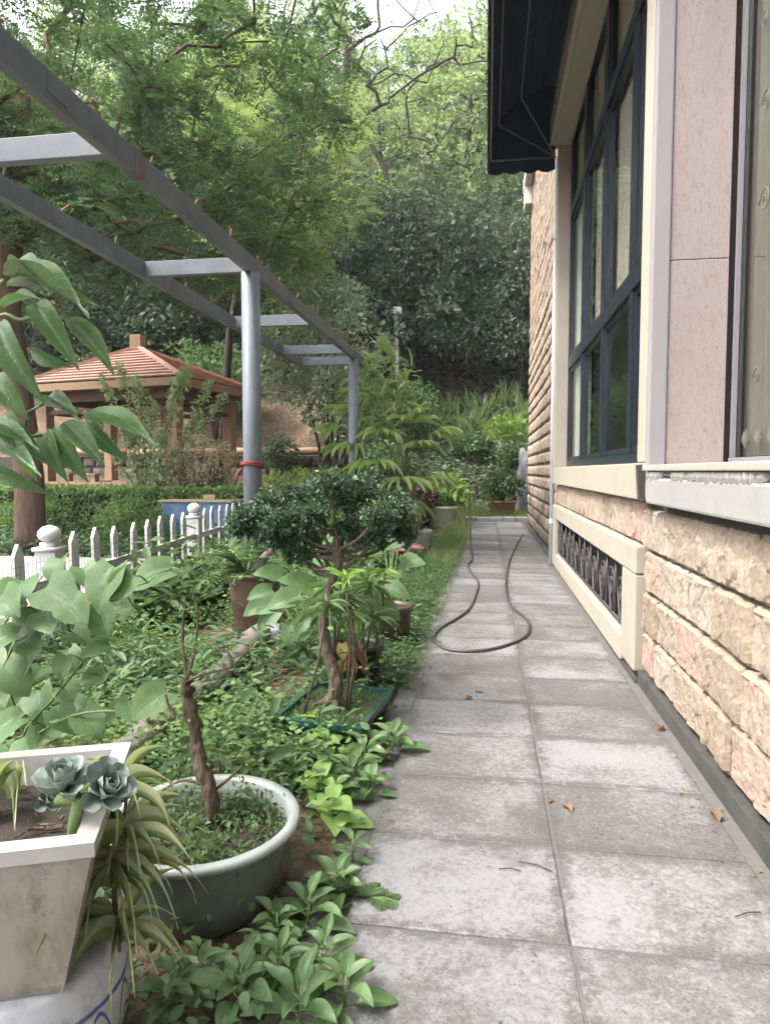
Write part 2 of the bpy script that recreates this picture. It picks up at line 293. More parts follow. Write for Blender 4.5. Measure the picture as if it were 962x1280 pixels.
leaf_mat('lf_greyshrub', [(0.12, 0.15, 0.095), (0.17, 0.2, 0.13), (0.09, 0.12, 0.07)], 0.3, 0.5)
leaf_mat('lf_bonsai', [(0.018, 0.042, 0.022), (0.03, 0.062, 0.032), (0.05, 0.092, 0.048), (0.075, 0.13, 0.055)], 0.12, 0.3)
leaf_mat('lf_ground', [(0.035, 0.07, 0.025), (0.055, 0.11, 0.035), (0.085, 0.15, 0.05), (0.045, 0.085, 0.035)], 0.3, 0.5)
leaf_mat('lf_groundlime', [(0.06, 0.115, 0.025), (0.09, 0.16, 0.04), (0.13, 0.2, 0.06)], 0.35, 0.5)
leaf_mat('lf_grass', [(0.08, 0.13, 0.03), (0.13, 0.18, 0.045), (0.18, 0.2, 0.07), (0.07, 0.12, 0.03)], 0.35, 0.55)
leaf_mat('lf_big', [(0.05, 0.105, 0.035), (0.07, 0.135, 0.045), (0.04, 0.09, 0.035)], 0.4, 0.33, vein=0.45, spec=0.35)
leaf_mat('lf_heart', [(0.06, 0.125, 0.04), (0.085, 0.16, 0.055), (0.05, 0.1, 0.035)], 0.35, 0.42, vein=0.5)
leaf_mat('lf_weed', [(0.045, 0.1, 0.03), (0.07, 0.135, 0.042), (0.095, 0.175, 0.055)], 0.3, 0.36, vein=0.5, spec=0.4)
leaf_mat('lf_limeweed', [(0.15, 0.26, 0.05), (0.19, 0.31, 0.07)], 0.4, 0.5, vein=0.3)
leaf_mat('lf_lance', [(0.05, 0.1, 0.035), (0.08, 0.14, 0.05)], 0.25, 0.35, vein=0.4)
leaf_mat('lf_star', [(0.2, 0.32, 0.06), (0.16, 0.28, 0.06)], 0.35, 0.4, vein=0.5)
leaf_mat('lf_palm', [(0.12, 0.19, 0.055), (0.18, 0.25, 0.08), (0.24, 0.29, 0.1), (0.1, 0.16, 0.05)], 0.42, 0.42)
leaf_mat('lf_strap', [(0.06, 0.11, 0.04), (0.1, 0.15, 0.06), (0.14, 0.17, 0.08)], 0.3, 0.45)
leaf_mat('lf_spider', [(0.16, 0.22, 0.07), (0.13, 0.19, 0.06)], 0.35, 0.45, stripe=(0.42, 0.42, 0.27))
leaf_mat('lf_spiderdry', [(0.33, 0.27, 0.14), (0.25, 0.2, 0.1)], 0.3, 0.6)
leaf_mat('lf_succulent', [(0.14, 0.18, 0.155), (0.18, 0.22, 0.19), (0.12, 0.16, 0.135)], 0.08, 0.5)
leaf_mat('lf_yellow', [(0.34, 0.21, 0.03), (0.28, 0.23, 0.05)], 0.35, 0.5, vein=0.3)
leaf_mat('lf_brown', [(0.12, 0.06, 0.03), (0.17, 0.095, 0.045)], 0.2, 0.7)
leaf_mat('lf_red', [(0.07, 0.02, 0.025), (0.12, 0.03, 0.03), (0.05, 0.03, 0.025)], 0.2, 0.4)
leaf_mat('lf_climber', [(0.2, 0.27, 0.13), (0.28, 0.34, 0.2), (0.14, 0.2, 0.08)], 0.4, 0.5)
leaf_mat('lf_dry', [(0.36, 0.29, 0.19), (0.3, 0.24, 0.15), (0.42, 0.36, 0.25), (0.2, 0.2, 0.1)], 0.3, 0.7)

# ------------------------------------------------------------------ object helpers
def link(name, me, m=None, parent=None, loc=None):
    o = bpy.data.objects.new(name, me); C.objects.link(o)
    if m and me is not None and not me.materials: me.materials.append(M[m])
    if parent is not None: o.parent = parent
    if loc is not None: o.location = loc
    return o
def tag(o, label=None, cat=None, group=None, kind=None):
    if label: o['label'] = label
    if cat: o['category'] = cat
    if group: o['group'] = group
    if kind: o['kind'] = kind
    return o
def thing(name, loc, label, cat, group=None):
    o = bpy.data.objects.new(name, None); C.objects.link(o); o.location = loc; o.empty_display_size = 0.1
    return tag(o, label, cat, group)
def copy_tree(o, parent=None):
    c = o.copy(); C.objects.link(c); c.parent = parent
    for ch in list(o.children): copy_tree(ch, c)
    return c

class MB:
    """collects shapes in world metres; build() makes one mesh object relative to its parent's place"""
    def __init__(s): s.v = []; s.f = []
    def add(s, vs, fs):
        n = len(s.v); s.v += [tuple(v) for v in vs]; s.f += [tuple(i + n for i in f) for f in fs]; return s
    def box(s, x0, x1, y0, y1, z0, z1):
        return s.add([(x0, y0, z0), (x1, y0, z0), (x1, y1, z0), (x0, y1, z0), (x0, y0, z1), (x1, y0, z1), (x1, y1, z1), (x0, y1, z1)],
                     [(0, 3, 2, 1), (4, 5, 6, 7), (0, 1, 5, 4), (1, 2, 6, 5), (2, 3, 7, 6), (3, 0, 4, 7)])
    def beam(s, a, b, wd, ht, up=(0, 0, 1)):
        a, b = Vector(a), Vector(b); d = (b - a).normalized(); sd_ = d.cross(Vector(up)).normalized(); u = sd_.cross(d)
        vs = [p + sd_ * (i * wd / 2) + u * (j * ht / 2) for p in (a, b) for i, j in ((-1, -1), (1, -1), (1, 1), (-1, 1))]
        return s.add(vs, [(0, 1, 2, 3), (7, 6, 5, 4), (0, 4, 5, 1), (1, 5, 6, 2), (2, 6, 7, 3), (3, 7, 4, 0)])
    def tube(s, pts, rad, n=8, cap=True):
        pts = [Vector(p) for p in pts]; k = len(pts)
        if not hasattr(rad, '__len__'): rad = [rad] * k
        vs = []; ref = None
        for i, p in enumerate(pts):
            d = (pts[min(i + 1, k - 1)] - pts[max(i - 1, 0)])
            d = d.normalized() if d.length > 1e-9 else Vector((0, 0, 1))
            if ref is None: ref = d.orthogonal().normalized()
            a = (ref - d * ref.dot(d)); a = a.normalized() if a.length > 1e-6 else d.orthogonal().normalized(); ref = a; b = d.cross(a)
            for j in range(n):
                t = 2 * math.pi * j / n; vs.append(p + (a * math.cos(t) + b * math.sin(t)) * rad[i])
        fs = [(i * n + j, i * n + (j + 1) % n, (i + 1) * n + (j + 1) % n, (i + 1) * n + j) for i in range(k - 1) for j in range(n)]
        if cap: fs += [tuple(reversed(range(n))), tuple(range((k - 1) * n, k * n))]
        return s.add(vs, fs)
    def lathe(s, c, prof, n=32, jit=0.0):
        c = Vector(c); vs = []
        for r, z in prof:
            for j in range(n):
                t = 2 * math.pi * j / n; q = r * (1 + jit * math.sin(5 * t + z * 9)); vs.append(c + Vector((q * math.cos(t), q * math.sin(t), z)))
        k = len(prof)
        fs = [(i * n + j, i * n + (j + 1) % n, (i + 1) * n + (j + 1) % n, (i + 1) * n + j) for i in range(k - 1) for j in range(n)]
        return s.add(vs, fs)
    def loft(s, rings, caps=True):
        n = len(rings[0]); vs = [p for r_ in rings for p in r_]; k = len(rings)
        fs = [(i * n + j, i * n + (j + 1) % n, (i + 1) * n + (j + 1) % n, (i + 1) * n + j) for i in range(k - 1) for j in range(n)]
        if caps: fs += [tuple(reversed(range(n))), tuple(range((k - 1) * n, k * n))]
        return s.add(vs, fs)
    def build(s, name, m, parent=None, smooth=False, bevel=0.0, base=None):
        o_ = Vector((0, 0, 0))
        if parent is not None:
            p = parent
            while p is not None: o_ = o_ + p.location; p = p.parent
        elif base is not None: o_ = Vector(base)
        me = bpy.data.meshes.new(name); me.from_pydata([tuple(Vector(v) - o_) for v in s.v], [], s.f); me.update()
        if smooth: me.polygons.foreach_set('use_smooth', [True] * len(me.polygons))
        o = link(name, me, m, parent)
        if parent is None and base is not None: o.location = base
        if bevel:
            bm = bmesh.new(); bm.from_mesh(me)
            es = [e for e in bm.edges if len(e.link_faces) == 2 and e.calc_face_angle(0) > 0.5]
            bmesh.ops.bevel(bm, geom=es, offset=bevel, segments=2, profile=0.6, affect='EDGES'); bm.to_mesh(me); bm.free()
        return o

# --- leaf clouds with numpy
TPL = {
 'dia': (np.array([(0, 0, 0), (.5, .45, .07), (0, 1, 0), (-.5, .45, .07)]), [(0, 1, 2), (0, 2, 3)]),
 'six': (np.array([(0, 0, 0), (.4, .22, .07), (.46, .55, .07), (0, 1, -.1), (-.46, .55, .07), (-.4, .22, .07), (0, .5, .0)]), [(0, 1, 2, 6), (6, 2, 3), (0, 6, 4, 5), (6, 3, 4)]),
 'strap': (np.array([(-.35, 0, 0), (.35, 0, 0), (.5, .4, .18), (-.5, .4, .18), (.35, .75, .12), (-.35, .75, .12), (0, 1.0, -.12)]), [(0, 1, 2, 3), (3, 2, 4, 5), (5, 4, 6)]),
 'blade': (np.array([(-.5, 0, 0), (.5, 0, 0), (.3, .55, .1), (-.3, .55, .1), (0, 1, -.05)]), [(0, 1, 2, 3), (3, 2, 4)]),
}
def unit(a): return a / np.maximum(np.linalg.norm(a, axis=-1, keepdims=True), 1e-9)
def np_mesh(name, V, loops, counts, rnd):
    me = bpy.data.meshes.new(name); nv, nl, nf = len(V), len(loops), len(counts)
    me.vertices.add(nv); me.vertices.foreach_set('co', V.astype(np.float32).ravel())
    me.loops.add(nl); me.loops.foreach_set('vertex_index', loops.astype(np.int32))
    me.polygons.add(nf); st = np.concatenate([[0], np.cumsum(counts)[:-1]])
    me.polygons.foreach_set('loop_start', st.astype(np.int32)); me.polygons.foreach_set('loop_total', counts.astype(np.int32))
    me.update(calc_edges=True); me.validate()
    a = me.attributes.new('rnd', 'FLOAT', 'POINT'); a.data.foreach_set('value', rnd.astype(np.float32)); return me
def leaf_cloud(name, P, D, N, Ln, Wd, tpl='dia', rnd=None):
    T, F = TPL[tpl]; n = len(P); D = unit(D); N = unit(N - D * np.sum(N * D, 1, keepdims=True)); Sd = np.cross(D, N)
    V = P[:, None] + T[None, :, 0:1] * (Wd[:, None] * Sd)[:, None] + T[None, :, 1:2] * (Ln[:, None] * D)[:, None] + T[None, :, 2:3] * (Ln[:, None] * N)[:, None]
    k = len(T); fl = np.array([i for f in F for i in f]); ct = np.array([len(f) for f in F])
    loops = (np.arange(n)[:, None] * k + fl[None]).ravel(); counts = np.tile(ct, n)
    if rnd is None: rnd = rng.random(n)
    return np_mesh(name, V.reshape(-1, 3), loops, counts, np.repeat(rnd, k))
def rdir(n, up=0.0):
    d = rng.normal(size=(n, 3)); d[:, 2] += up; return unit(d)
def clump_leaves(cent, rad, per, size, up=0.5, out=0.9, flat=0.7):
    """leaves on the outer shell of many small clumps: cent (k,3), rad (k,)"""
    k = len(cent); d = rdir(k * per, 0.25); c = np.repeat(cent, per, 0); r = np.repeat(rad, per) * (0.55 + 0.5 * rng.random(k * per))
    P = c + d * r[:, None] * np.array([1, 1, flat]); D = unit(d * out + rdir(k * per) * 0.7 + np.array([0, 0, -0.15])); N = unit(d * 0.5 + rdir(k * per) * 0.55 + np.array([0, 0, up]))
    s = size * (0.6 + 0.8 * rng.random(k * per)); rn = np.clip(np.repeat(rng.random(k), per) * 0.55 + rng.random(k * per) * 0.45, 0, 1)
    return P, D, N, s, rn

# --- detailed single leaves (objects)
def prof(kind, t):
    if kind == 'heart': return (math.sin(math.pi * min(1, t * 0.93 + 0.07)) ** 0.62) * (1.12 - 0.62 * t) * 1.05 if t < 1 else 0
    if kind == 'ellip': return math.sin(math.pi * min(1, t ** 0.9)) ** 0.8
    if kind == 'obov': return (0.3 + 0.7 * sm(0, 0.65, t)) * (1 if t < 0.75 else max(0, 1 - ((t - 0.75) / 0.27) ** 2.2) ** 0.6)
    if kind == 'drip': return (math.sin(math.pi * t ** 0.88) ** 0.72) * (1 - 0.6 * t ** 4) * 1.0
    if kind == 'lance': return math.sin(math.pi * t ** 0.85) ** 1.1
    if kind == 'strap': return min(1, 0.45 + t * 2.5) * min(1, (1 - t) * 2.2) ** 0.8
    if kind == 'finger': return min(1, 0.25 + t * 3) * (0.25 if t > 0.99 else min(1, (1 - t) * 5 + 0.3))
    return 1
LEAFCACHE = {}
def leaf_me(kind, mname, bend=0.3, fold=0.15, var=0, ns=9, nc=5, thick=0.0):
    key = (kind, mname, bend, fold, var, thick)
    if key in LEAFCACHE: return LEAFCACHE[key]
    r_ = random.Random(hash((kind, bend, fold, var)) & 0xffff); vs = []; lu = []; lv = []; ph = r_.random() * 6; wav = r_.uniform(0.01, 0.035)
    y = z = 0.0; ang = bend * 0.35
    for i in range(ns + 1):
        t = i / ns; wd = max(prof(kind, t), 0.02) * 0.5 if 0 < i < ns else 0.02
        if kind in ('strap', 'finger') and i == 0: wd = 0.2
        for j in range(nc):
            u = -1 + 2 * j / (nc - 1)
            back = -0.14 * abs(u) ** 1.5 if kind == 'heart' and i <= 1 else 0
            if kind == 'heart' and i == 0: wd2 = 0.3
            else: wd2 = wd
            vs.append((u * wd2, y + back, z + fold * abs(u) * wd2 * 2 * 0.9 - 0.12 * fold * (u * u) + wav * math.sin(ph + t * 9) * abs(u)))
            lu.append(u); lv.append(t)
        ang -= bend * 1.35 / ns; y += math.cos(ang) / ns; z += math.sin(ang) / ns
    fs = [(i * nc + j, i * nc + j + 1, (i + 1) * nc + j + 1, (i + 1) * nc + j) for i in range(ns) for j in range(nc - 1)]
    if thick:
        n0 = len(vs); full = [(x, y_, z_ - thick * (1 - abs(u_)) * math.sin(math.pi * min(1, 0.15 + t_ * 0.85))) for (x, y_, z_), u_, t_ in zip(vs, lu, lv)]
        vs += full; fs += [tuple(reversed([a + n0 for a in f])) for f in fs]; lu += lu; lv += lv
    me = bpy.data.meshes.new('leaf'); me.from_pydata(vs, [], fs); me.update()
    me.polygons.foreach_set('use_smooth', [True] * len(me.polygons))
    for nm, arr in (('lu', lu), ('lv', lv), ('rnd', [r_.random() * 0.2] * len(vs))):
        a = me.attributes.new(nm, 'FLOAT', 'POINT'); a.data.foreach_set('value', arr)
    me.materials.append(M[mname]); LEAFCACHE[key] = me; return me
def put_leaf(parent, me, base, d, nrm, ln, wd, name='leaf', label=None):
    d = Vector(d).normalized(); nrm = Vector(nrm); nrm = nrm - d * nrm.dot(d)
    nrm = nrm.normalized() if nrm.length > 1e-5 else d.orthogonal().normalized(); sd_ = d.cross(nrm)
    o_ = Vector((0, 0, 0)); p = parent
    while p is not None: o_ = o_ + p.location; p = p.parent
    b = Vector(base) - o_
    mt = Matrix(((sd_.x * wd, d.x * ln, nrm.x * ln, b.x), (sd_.y * wd, d.y * ln, nrm.y * ln, b.y), (sd_.z * wd, d.z * ln, nrm.z * ln, b.z), (0, 0, 0, 1)))
    o = bpy.data.objects.new(name, me); C.objects.link(o); o.parent = parent; o.matrix_basis = mt
    if label: o['label'] = label
    return o
def U(a, b): return rd.uniform(a, b)
def V3(x, y, z): return Vector((x, y, z))
def sm(a, b, x):
    t = max(0.0, min(1.0, (x - a) / (b - a))); return t * t * (3 - 2 * t)

ORD = ['first', 'second', 'third', 'fourth', 'fifth', 'sixth', 'seventh', 'eighth', 'ninth', 'tenth', 'eleventh', 'twelfth', 'thirteenth', 'fourteenth', 'fifteenth', 'sixteenth', 'seventeenth', 'eighteenth', 'nineteenth', 'twentieth', 'twenty-first', 'twenty-second', 'twenty-third', 'twenty-fourth', 'twenty-fifth', 'twenty-sixth']
# ------------------------------------------------------------------ terrain
def tz(x, y):
    n = mnoise.noise(Vector((x * 0.35, y * 0.35, 0.0)))
    left = sm(-3.6, -5.2, x)
    z = left * 0.5 * sm(11.5, 14, y) + left * 1.25 * sm(18.75, 18.95, y)
    y0 = 20.4 - 1.2 * left
    h = max(0, y - y0); k = 0.6 * h if h < 30 else 18 + (h - 30) * 0.25
    z += k * sm(0, 1.5, h) + n * 0.35 * sm(20, 24, y)
    if -4.4 < x < -0.55 and y < 19: z += 0.03 * mnoise.noise(Vector((x * 2, y * 2, 3.0)))
    return z
def grid_mesh(name, xs, ys, m, label, kind='structure'):
    vs = [(x, y, tz(x, y)) for y in ys for x in xs]; n = len(xs)
    fs = [(j * n + i, j * n + i + 1, (j + 1) * n + i + 1, (j + 1) * n + i) for j in range(len(ys) - 1) for i in range(n - 1)]
    me = bpy.data.meshes.new(name); me.from_pydata(vs, [], fs); me.update(); me.polygons.foreach_set('use_smooth', [True] * len(me.polygons))
    return tag(link(name, me, m), label, None, kind=kind)
xs = [-75, -60, -45] + list(np.arange(-32, 12.1, 0.4)) + [16, 24, 40, 55]
ys = [-40, -25, -10, -5] + list(np.arange(-3, 60.1, 0.4)) + [68, 80, 95]
gr = grid_mesh('ground', xs, ys, 'earth', 'brown earth and leaf litter of the garden and hillside')

# ------------------------------------------------------------------ path of stone tiles
PXL, PXC, PXR = -0.385, 0.238, 0.855
path = MB().box(-0.5, 0.93, -0.6, 17.2, -0.3, 0.0225).build('path', 'grout'); tag(path, 'paved garden path running beside the stone house', None, kind='structure')
def tile_mesh(wd, ln, seed):
    """a slab with worn, slightly wavy edges"""
    n = 14; top = []; off = seed * 9.7
    for k in range(4 * n):
        q, t = divmod(k, n); t /= n
        x, y = ((-1 + 2 * t, -1), (1, -1 + 2 * t), (1 - 2 * t, 1), (-1, 1 - 2 * t))[q]
        w_ = 0.0035 * mnoise.noise(Vector((x * 5 + off, y * 5, 0))) - 0.010 * max(0, mnoise.noise(Vector((x * 2.3 + off, y * 2.3, 4))) - 0.34)
        top.append((x * (wd / 2 + w_), y * (ln / 2 + w_)))
    N = len(top); vs = [(x, y, 0.011) for x, y in top] + [(x * (1 - .004 / wd * 2), y * (1 - .004 / ln * 2), 0.015) for x, y in top] + [(x, y, -0.015) for x, y in top]
    fs = [tuple(N + i for i in range(N))] + [(i, (i + 1) % N, N + (i + 1) % N, N + i) for i in range(N)] + [(2 * N + i, 2 * N + (i + 1) % N, (i + 1) % N, i) for i in range(N)]
    me = bpy.data.meshes.new('paving_tile'); me.from_pydata(vs, [], fs); me.update(); return me
row = 0.481; y0 = 1.81 - 5 * row
tl_ = [tile_mesh(PXC - PXL - 0.007, row - 0.007, i) for i in range(5)]; tr_ = [tile_mesh(PXR - PXC - 0.007, row - 0.007, 10 + i) for i in range(5)]; tb_ = [tile_mesh(0.1, row - 0.009, 20 + i) for i in range(3)]
for m_ in tl_ + tr_: m_.materials.append(M['tile'])
for m_ in tb_: m_.materials.append(M['tile_rough'])
k = 0
while y0 + k * row < 16.9:
    yy = y0 + (k + 0.5) * row
    for c, ms in ((0, tl_), (1, tr_)):
        xx = (PXL + PXC) / 2 if c == 0 else (PXC + PXR) / 2
        o = link('paving_tile', ms[(k * 3 + c) % 5], None, path, (xx + U(-.002, .002), yy + U(-.0015, .0015), 0.012 + U(-0.002, 0.002)))
        o.rotation_euler = (U(-.003, .003), U(-.003, .003), U(-.003, .003) + (math.pi if k % 2 else 0))
    o = link('paving_tile', tb_[k % 3], None, path, (-0.437, yy + 0.1, 0.009)); k += 1
# kerb stones across the far end of the path
kb = thing('kerb', (0, 17.3, 0), 'low curved stone kerb across the far end of the path', 'kerb')
for i in range(6):
    a = -0.55 + i * 0.32; b_ = MB(); yy = 17.35 + 0.05 * (i - 2.5) ** 2
    b_.box(a, a + 0.31, yy - 0.14, yy + 0.14, -0.05, 0.13 + U(-.015, .015)).build('kerb_stone', 'concrete_beam', kb, bevel=0.03)

# ------------------------------------------------------------------ house
house = thing('house', (0.95, 4, 0), 'villa of rough cream sandstone with cream window surrounds', 'house')
def hb(name, m, x0, x1, y0, y1, z0, z1, par=house, bevel=0.0):
    return MB().box(x0, x1, y0, y1, z0, z1).build(name, m, par, bevel=bevel)
FW = 0.97       # face of the wall behind the stones
wall = MB()
wall.box(FW, 1.55, -4, 4.1, -0.2, 1.25)                                    # under the near window
wall.box(FW, 1.3, 4.1, 4.35, -0.2, 1.27).box(FW, 1.3, 9.25, 9.5, -0.2, 1.27).box(FW, 1.3, 4.35, 9.25, -0.2, 0.12).box(FW, 1.3, 4.35, 9.25, 0.8, 1.27)
wall.box(0.982, 1.4, 9.5, 16.6, -0.2, 8.0)                                   # far wall
wall.box(1.04, 1.4, -4, 9.5, 5.72, 8.0)                                    # above the windows
wall.box(1.06, 1.75, 4.0, 4.19, 1.27, 5.72)                                 # pier between the windows
wall.box(1.4, 7, 16.35, 16.6, -0.2, 8.0)
wl = wall.build('wall', 'mortar', house)
hb('interior_wall', 'room', 4.4, 4.5, -4, 16.3, 0, 8); hb('interior_floor', 'room', 1.42, 4.4, -4, 16.3, 0.3, 0.9); hb('ceiling', 'room', 1.41, 4.4, -4, 16.3, 5.75, 5.9)
hb('interior_wall', 'room', 1.752, 4.4, 4.0, 4.19, 0.9, 5.74); hb('interior_wall', 'room', 1.41, 4.4, 9.55, 9.7, 0.9, 5.74); hb('interior_wall', 'room', 1.41, 4.4, -4.1, -4, 0.9, 5.74)
hb('roof', 'roof_slab', 0.98, 7.2, -4, 16.8, 8.05, 8.25)
# rough stones, a few templates stretched to each place
def stone_me(seed, nx, ny, m, rough=0.035):
    r_ = random.Random(seed); off = Vector((seed * 7.3, seed * 3.1, 0)); vs = []; fs = []
    for j in range(ny + 1):
        for i in range(nx + 1):
            u, v = i / nx, j / ny; e = min(min(u, 1 - u) * 0.42, min(v, 1 - v) * 0.24)
            p = Vector((u * 2.0, v * 1.2, 0)) + off
            edge = sm(0, 0.011, e + 0.007 * mnoise.noise(p * 5))
            rid = abs(mnoise.noise(p * 0.9 + Vector((3, 7, 0)))) + 0.5 * abs(mnoise.noise(p * 2.1)) + 0.22 * mnoise.noise(p * 5.5)
            stp = sm(0.0, 0.06, mnoise.noise(p * 0.8 + Vector((11, 2, 0)))) * 0.006 + sm(0.1, 0.14, mnoise.noise(p * 1.7 + Vector((1, 22, 0)))) * 0.005
            zz = 0.003 + edge * (0.008 + rough * rid + stp) + 0.0015 * mnoise.noise(p * 12)
            ju = 0.018 * mnoise.noise(Vector((v * 6, seed * 2.0 + i, 1))) if i in (0, nx) else 0.2 / nx * mnoise.noise(p * 4)
            jv = 0.035 * mnoise.noise(Vector((u * 6, seed * 3.0 + j, 5))) if j in (0, ny) else 0.2 / ny * mnoise.noise(p * 4 + Vector((9, 9, 0)))
            vs.append((u - 0.5 + ju, v - 0.5 + jv, zz))
    W1 = nx + 1
    fs = [(j * W1 + i, j * W1 + i + 1, (j + 1) * W1 + i + 1, (j + 1) * W1 + i) for j in range(ny) for i in range(nx)]
    rim = [i for i in range(nx)] + [j * W1 + nx for j in range(ny)] + [ny * W1 + i for i in range(nx, 0, -1)] + [j * W1 for j in range(ny, 0, -1)]
    n0 = len(vs)
    for q in rim: vs.append((vs[q][0], vs[q][1], -0.04))
    for a in range(len(rim)):
        b_ = (a + 1) % len(rim); fs.append((rim[b_], rim[a], n0 + a, n0 + b_))
    me = bpy.data.meshes.new('stone'); me.from_pydata(vs, [], fs); me.update(); me.materials.append(M[m])
    me.polygons.foreach_set('use_smooth', [nx < 10 and len(set(p.vertices) & set(range(n0))) == 4 for p in me.polygons]); return me
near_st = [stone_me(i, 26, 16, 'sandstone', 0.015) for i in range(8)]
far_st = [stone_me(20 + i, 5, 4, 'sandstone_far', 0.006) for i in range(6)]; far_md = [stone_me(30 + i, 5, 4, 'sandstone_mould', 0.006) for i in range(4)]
def place_stone(me, xf, ya, yb, za, zb, parent=wl):
    """a stone whose face looks to -X, from ya to yb along the wall"""
    o = bpy.data.objects.new('stone', me); C.objects.link(o); o.parent = parent
    base = house.location; c = Vector((xf, (ya + yb) / 2, (za + zb) / 2)) - base; fl = rd.choice((1, 1))
    o.matrix_basis = Matrix(((0, 0, -1, c.x), (-(yb - ya), 0, 0, c.y), (0, zb - za, 0, c.z), (0, 0, 0, 1))); return o
zc = [0.115, 0.345, 0.59, 0.835, 1.085]
def course(za, zb, y0, y1, mes, xf, wmin, wmax, gap=0.018, first=None):
    y = y0
    while y < y1 - 0.02:
        wd = U(wmin, wmax)
        if y + wd > y1 - wmin * 0.6: wd = y1 - y
        place_stone(rd.choice(mes), xf + U(-.006, .006), y + gap / 2, y + wd - gap / 2, za + gap / 2, zb - gap / 2); y += wd
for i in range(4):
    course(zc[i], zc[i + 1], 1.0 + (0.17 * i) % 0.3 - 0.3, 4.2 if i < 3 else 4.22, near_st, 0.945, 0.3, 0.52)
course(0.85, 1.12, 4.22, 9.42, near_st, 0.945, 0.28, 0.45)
hb('plinth', 'plinth', 0.905, 0.968, -2, 4.2, -0.1, 0.1); hb('plinth', 'plinth', 0.89, 0.968, 4.203, 9.45, -0.1, 0.045)
pr = MB().box(0.9, 1.0, 9.453, 16.6, -0.1, 0.06).build('plinth', 'plinth', house)
# far wall: lowest 300 stones as parts, the rest joined
cnt = 0; rest = []; z = 0.07; ci = 0
while z < 7.95:
    hh = U(0.2, 0.26); y = 9.52 + (0.2 if ci % 2 else 0)
    first = True
    yy = 9.52
    while yy < 16.58:
        wd = U(0.34, 0.55) if not (first and ci % 2) else 0.22
        first = False
        if yy + wd > 16.35: wd = 16.6 - yy
        if cnt < 290:
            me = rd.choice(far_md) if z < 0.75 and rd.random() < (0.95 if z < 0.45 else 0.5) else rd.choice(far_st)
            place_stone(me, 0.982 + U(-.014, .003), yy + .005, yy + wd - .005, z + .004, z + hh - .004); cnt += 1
        else: rest.append((yy, yy + wd, z, z + hh))
        yy += wd
    z += hh; ci += 1
vs = []; fs = []
for (ya, yb, za, zb) in rest:
    me = rd.choice(far_st); n0 = len(vs); o_ = U(-.006, .006)
    for v in me.vertices: vs.append((0.982 - v.co.z + o_ * 1.6 - house.location.x, (ya + yb) / 2 - v.co.x * (yb - ya - .016) - house.location.y, (za + zb) / 2 + v.co.y * (zb - za - .016)))
    fs += [tuple(i + n0 for i in p.vertices) for p in me.polygons]
me = bpy.data.meshes.new('stonework'); me.from_pydata(vs, [], fs); me.update(); me.materials.append(M['sandstone_far'])
o = link('stonework', me, None, wl); tag(o, kind='stuff')
# window surround of the bay
bay = MB().box(0.87, 1.06, 4.0, 9.4, 1.13, 1.345).build('window_surround', 'cream_paint', house, bevel=0.012)
tag(bay, 'cream sill and jambs around the tall window')
hb('jamb', 'cream_paint', 0.872, 1.06, 4.003, 4.19, 1.347, 5.6, bay, 0.008); hb('jamb', 'cream_paint', 0.872, 1.12, 9.2, 9.398, 1.347, 5.6, bay, 0.008)
hb('lintel', 'cream_paint', 0.875, 1.06, 4.0, 9.4, 5.602, 5.9, bay)
rb = hb('roller_box', 'roller_box', 0.77, 0.873, 3.6, 9.42, 5.5, 5.85, house, 0.02); hb('roller_flap', 'roller_box', 0.82, 1.03, 4.2, 9.19, 5.45, 5.497, rb)
# big window: frame, mullions, transoms, panes
win = hb('window', 'navy_frame', 1.03, 1.09, 4.19, 9.2, 1.35, 1.43)
MB().box(1.03, 1.09, 9.12, 9.2, 1.432, 5.6).build('frame', 'navy_frame', win); MB().box(1.03, 1.09, 4.19, 4.27, 1.432, 5.6).build('frame', 'navy_frame', win)
for zz, hh in ((2.6, 0.14), (4.5, 0.12), (5.52, 0.078)): hb('transom', 'navy_frame', 1.02, 1.1, 4.273, 9.117, zz, zz + hh, win)
MU = [9.12, 7.87, 6.53, 5.25, 4.27]; ZB = [1.432, 2.597, 2.743, 4.497, 4.623, 5.517]
for yy in MU[1:-1]:
    for a in (0, 2, 4): hb('mullion', 'navy_frame', 1.025, 1.095, yy - (0.06 if a == 0 else 0.1), yy + (0.06 if a == 0 else 0.1), ZB[a] + .001, ZB[a + 1] - .001, win)
for i in range(4):
    for a in (0, 2, 4):
        e = 0.062 if a == 0 else 0.102
        ya = MU[i + 1] + (e if i < 3 else 0.003); yb = MU[i] - (e if i > 0 else 0.003)
        hb('pane', 'glass', 1.064, 1.068, ya, yb, ZB[a] + .002, ZB[a + 1] - .002, win)
        fr = MB(); za, zb = ZB[a] + .002, ZB[a + 1] - .002
        fr.box(1.045, 1.082, ya + .001, ya + 0.04, za, zb).box(1.045, 1.082, yb - 0.04, yb - .001, za, zb).box(1.045, 1.082, ya + .041, yb - .041, za, za + .04).box(1.045, 1.082, ya + .041, yb - .041, zb - .04, zb)
        fr.build('sash', 'navy_frame', win)
def curtain(name, x, ya, yb, za, zb, m, label, amp=0.03, fold=0.11):
    n = int((yb - ya) / 0.02); vs = []; fs = []
    for j in range(9):
        t = j / 8
        for i in range(n + 1):
            y = ya + (yb - ya) * i / n; vs.append((x + amp * math.sin(y * 2 * math.pi / fold + 0.5 * math.sin(t * 3 + y * 3)) * (0.7 + 0.3 * t), y, za + (zb - za) * t))
    fs = [(j * (n + 1) + i, j * (n + 1) + i + 1, (j + 1) * (n + 1) + i + 1, (j + 1) * (n + 1) + i) for j in range(8) for i in range(n)]
    b_ = MB().add(vs, fs); o = b_.build(name, m, None, True, base=(x, (ya + yb) / 2, za)); return tag(o, label, 'curtain')
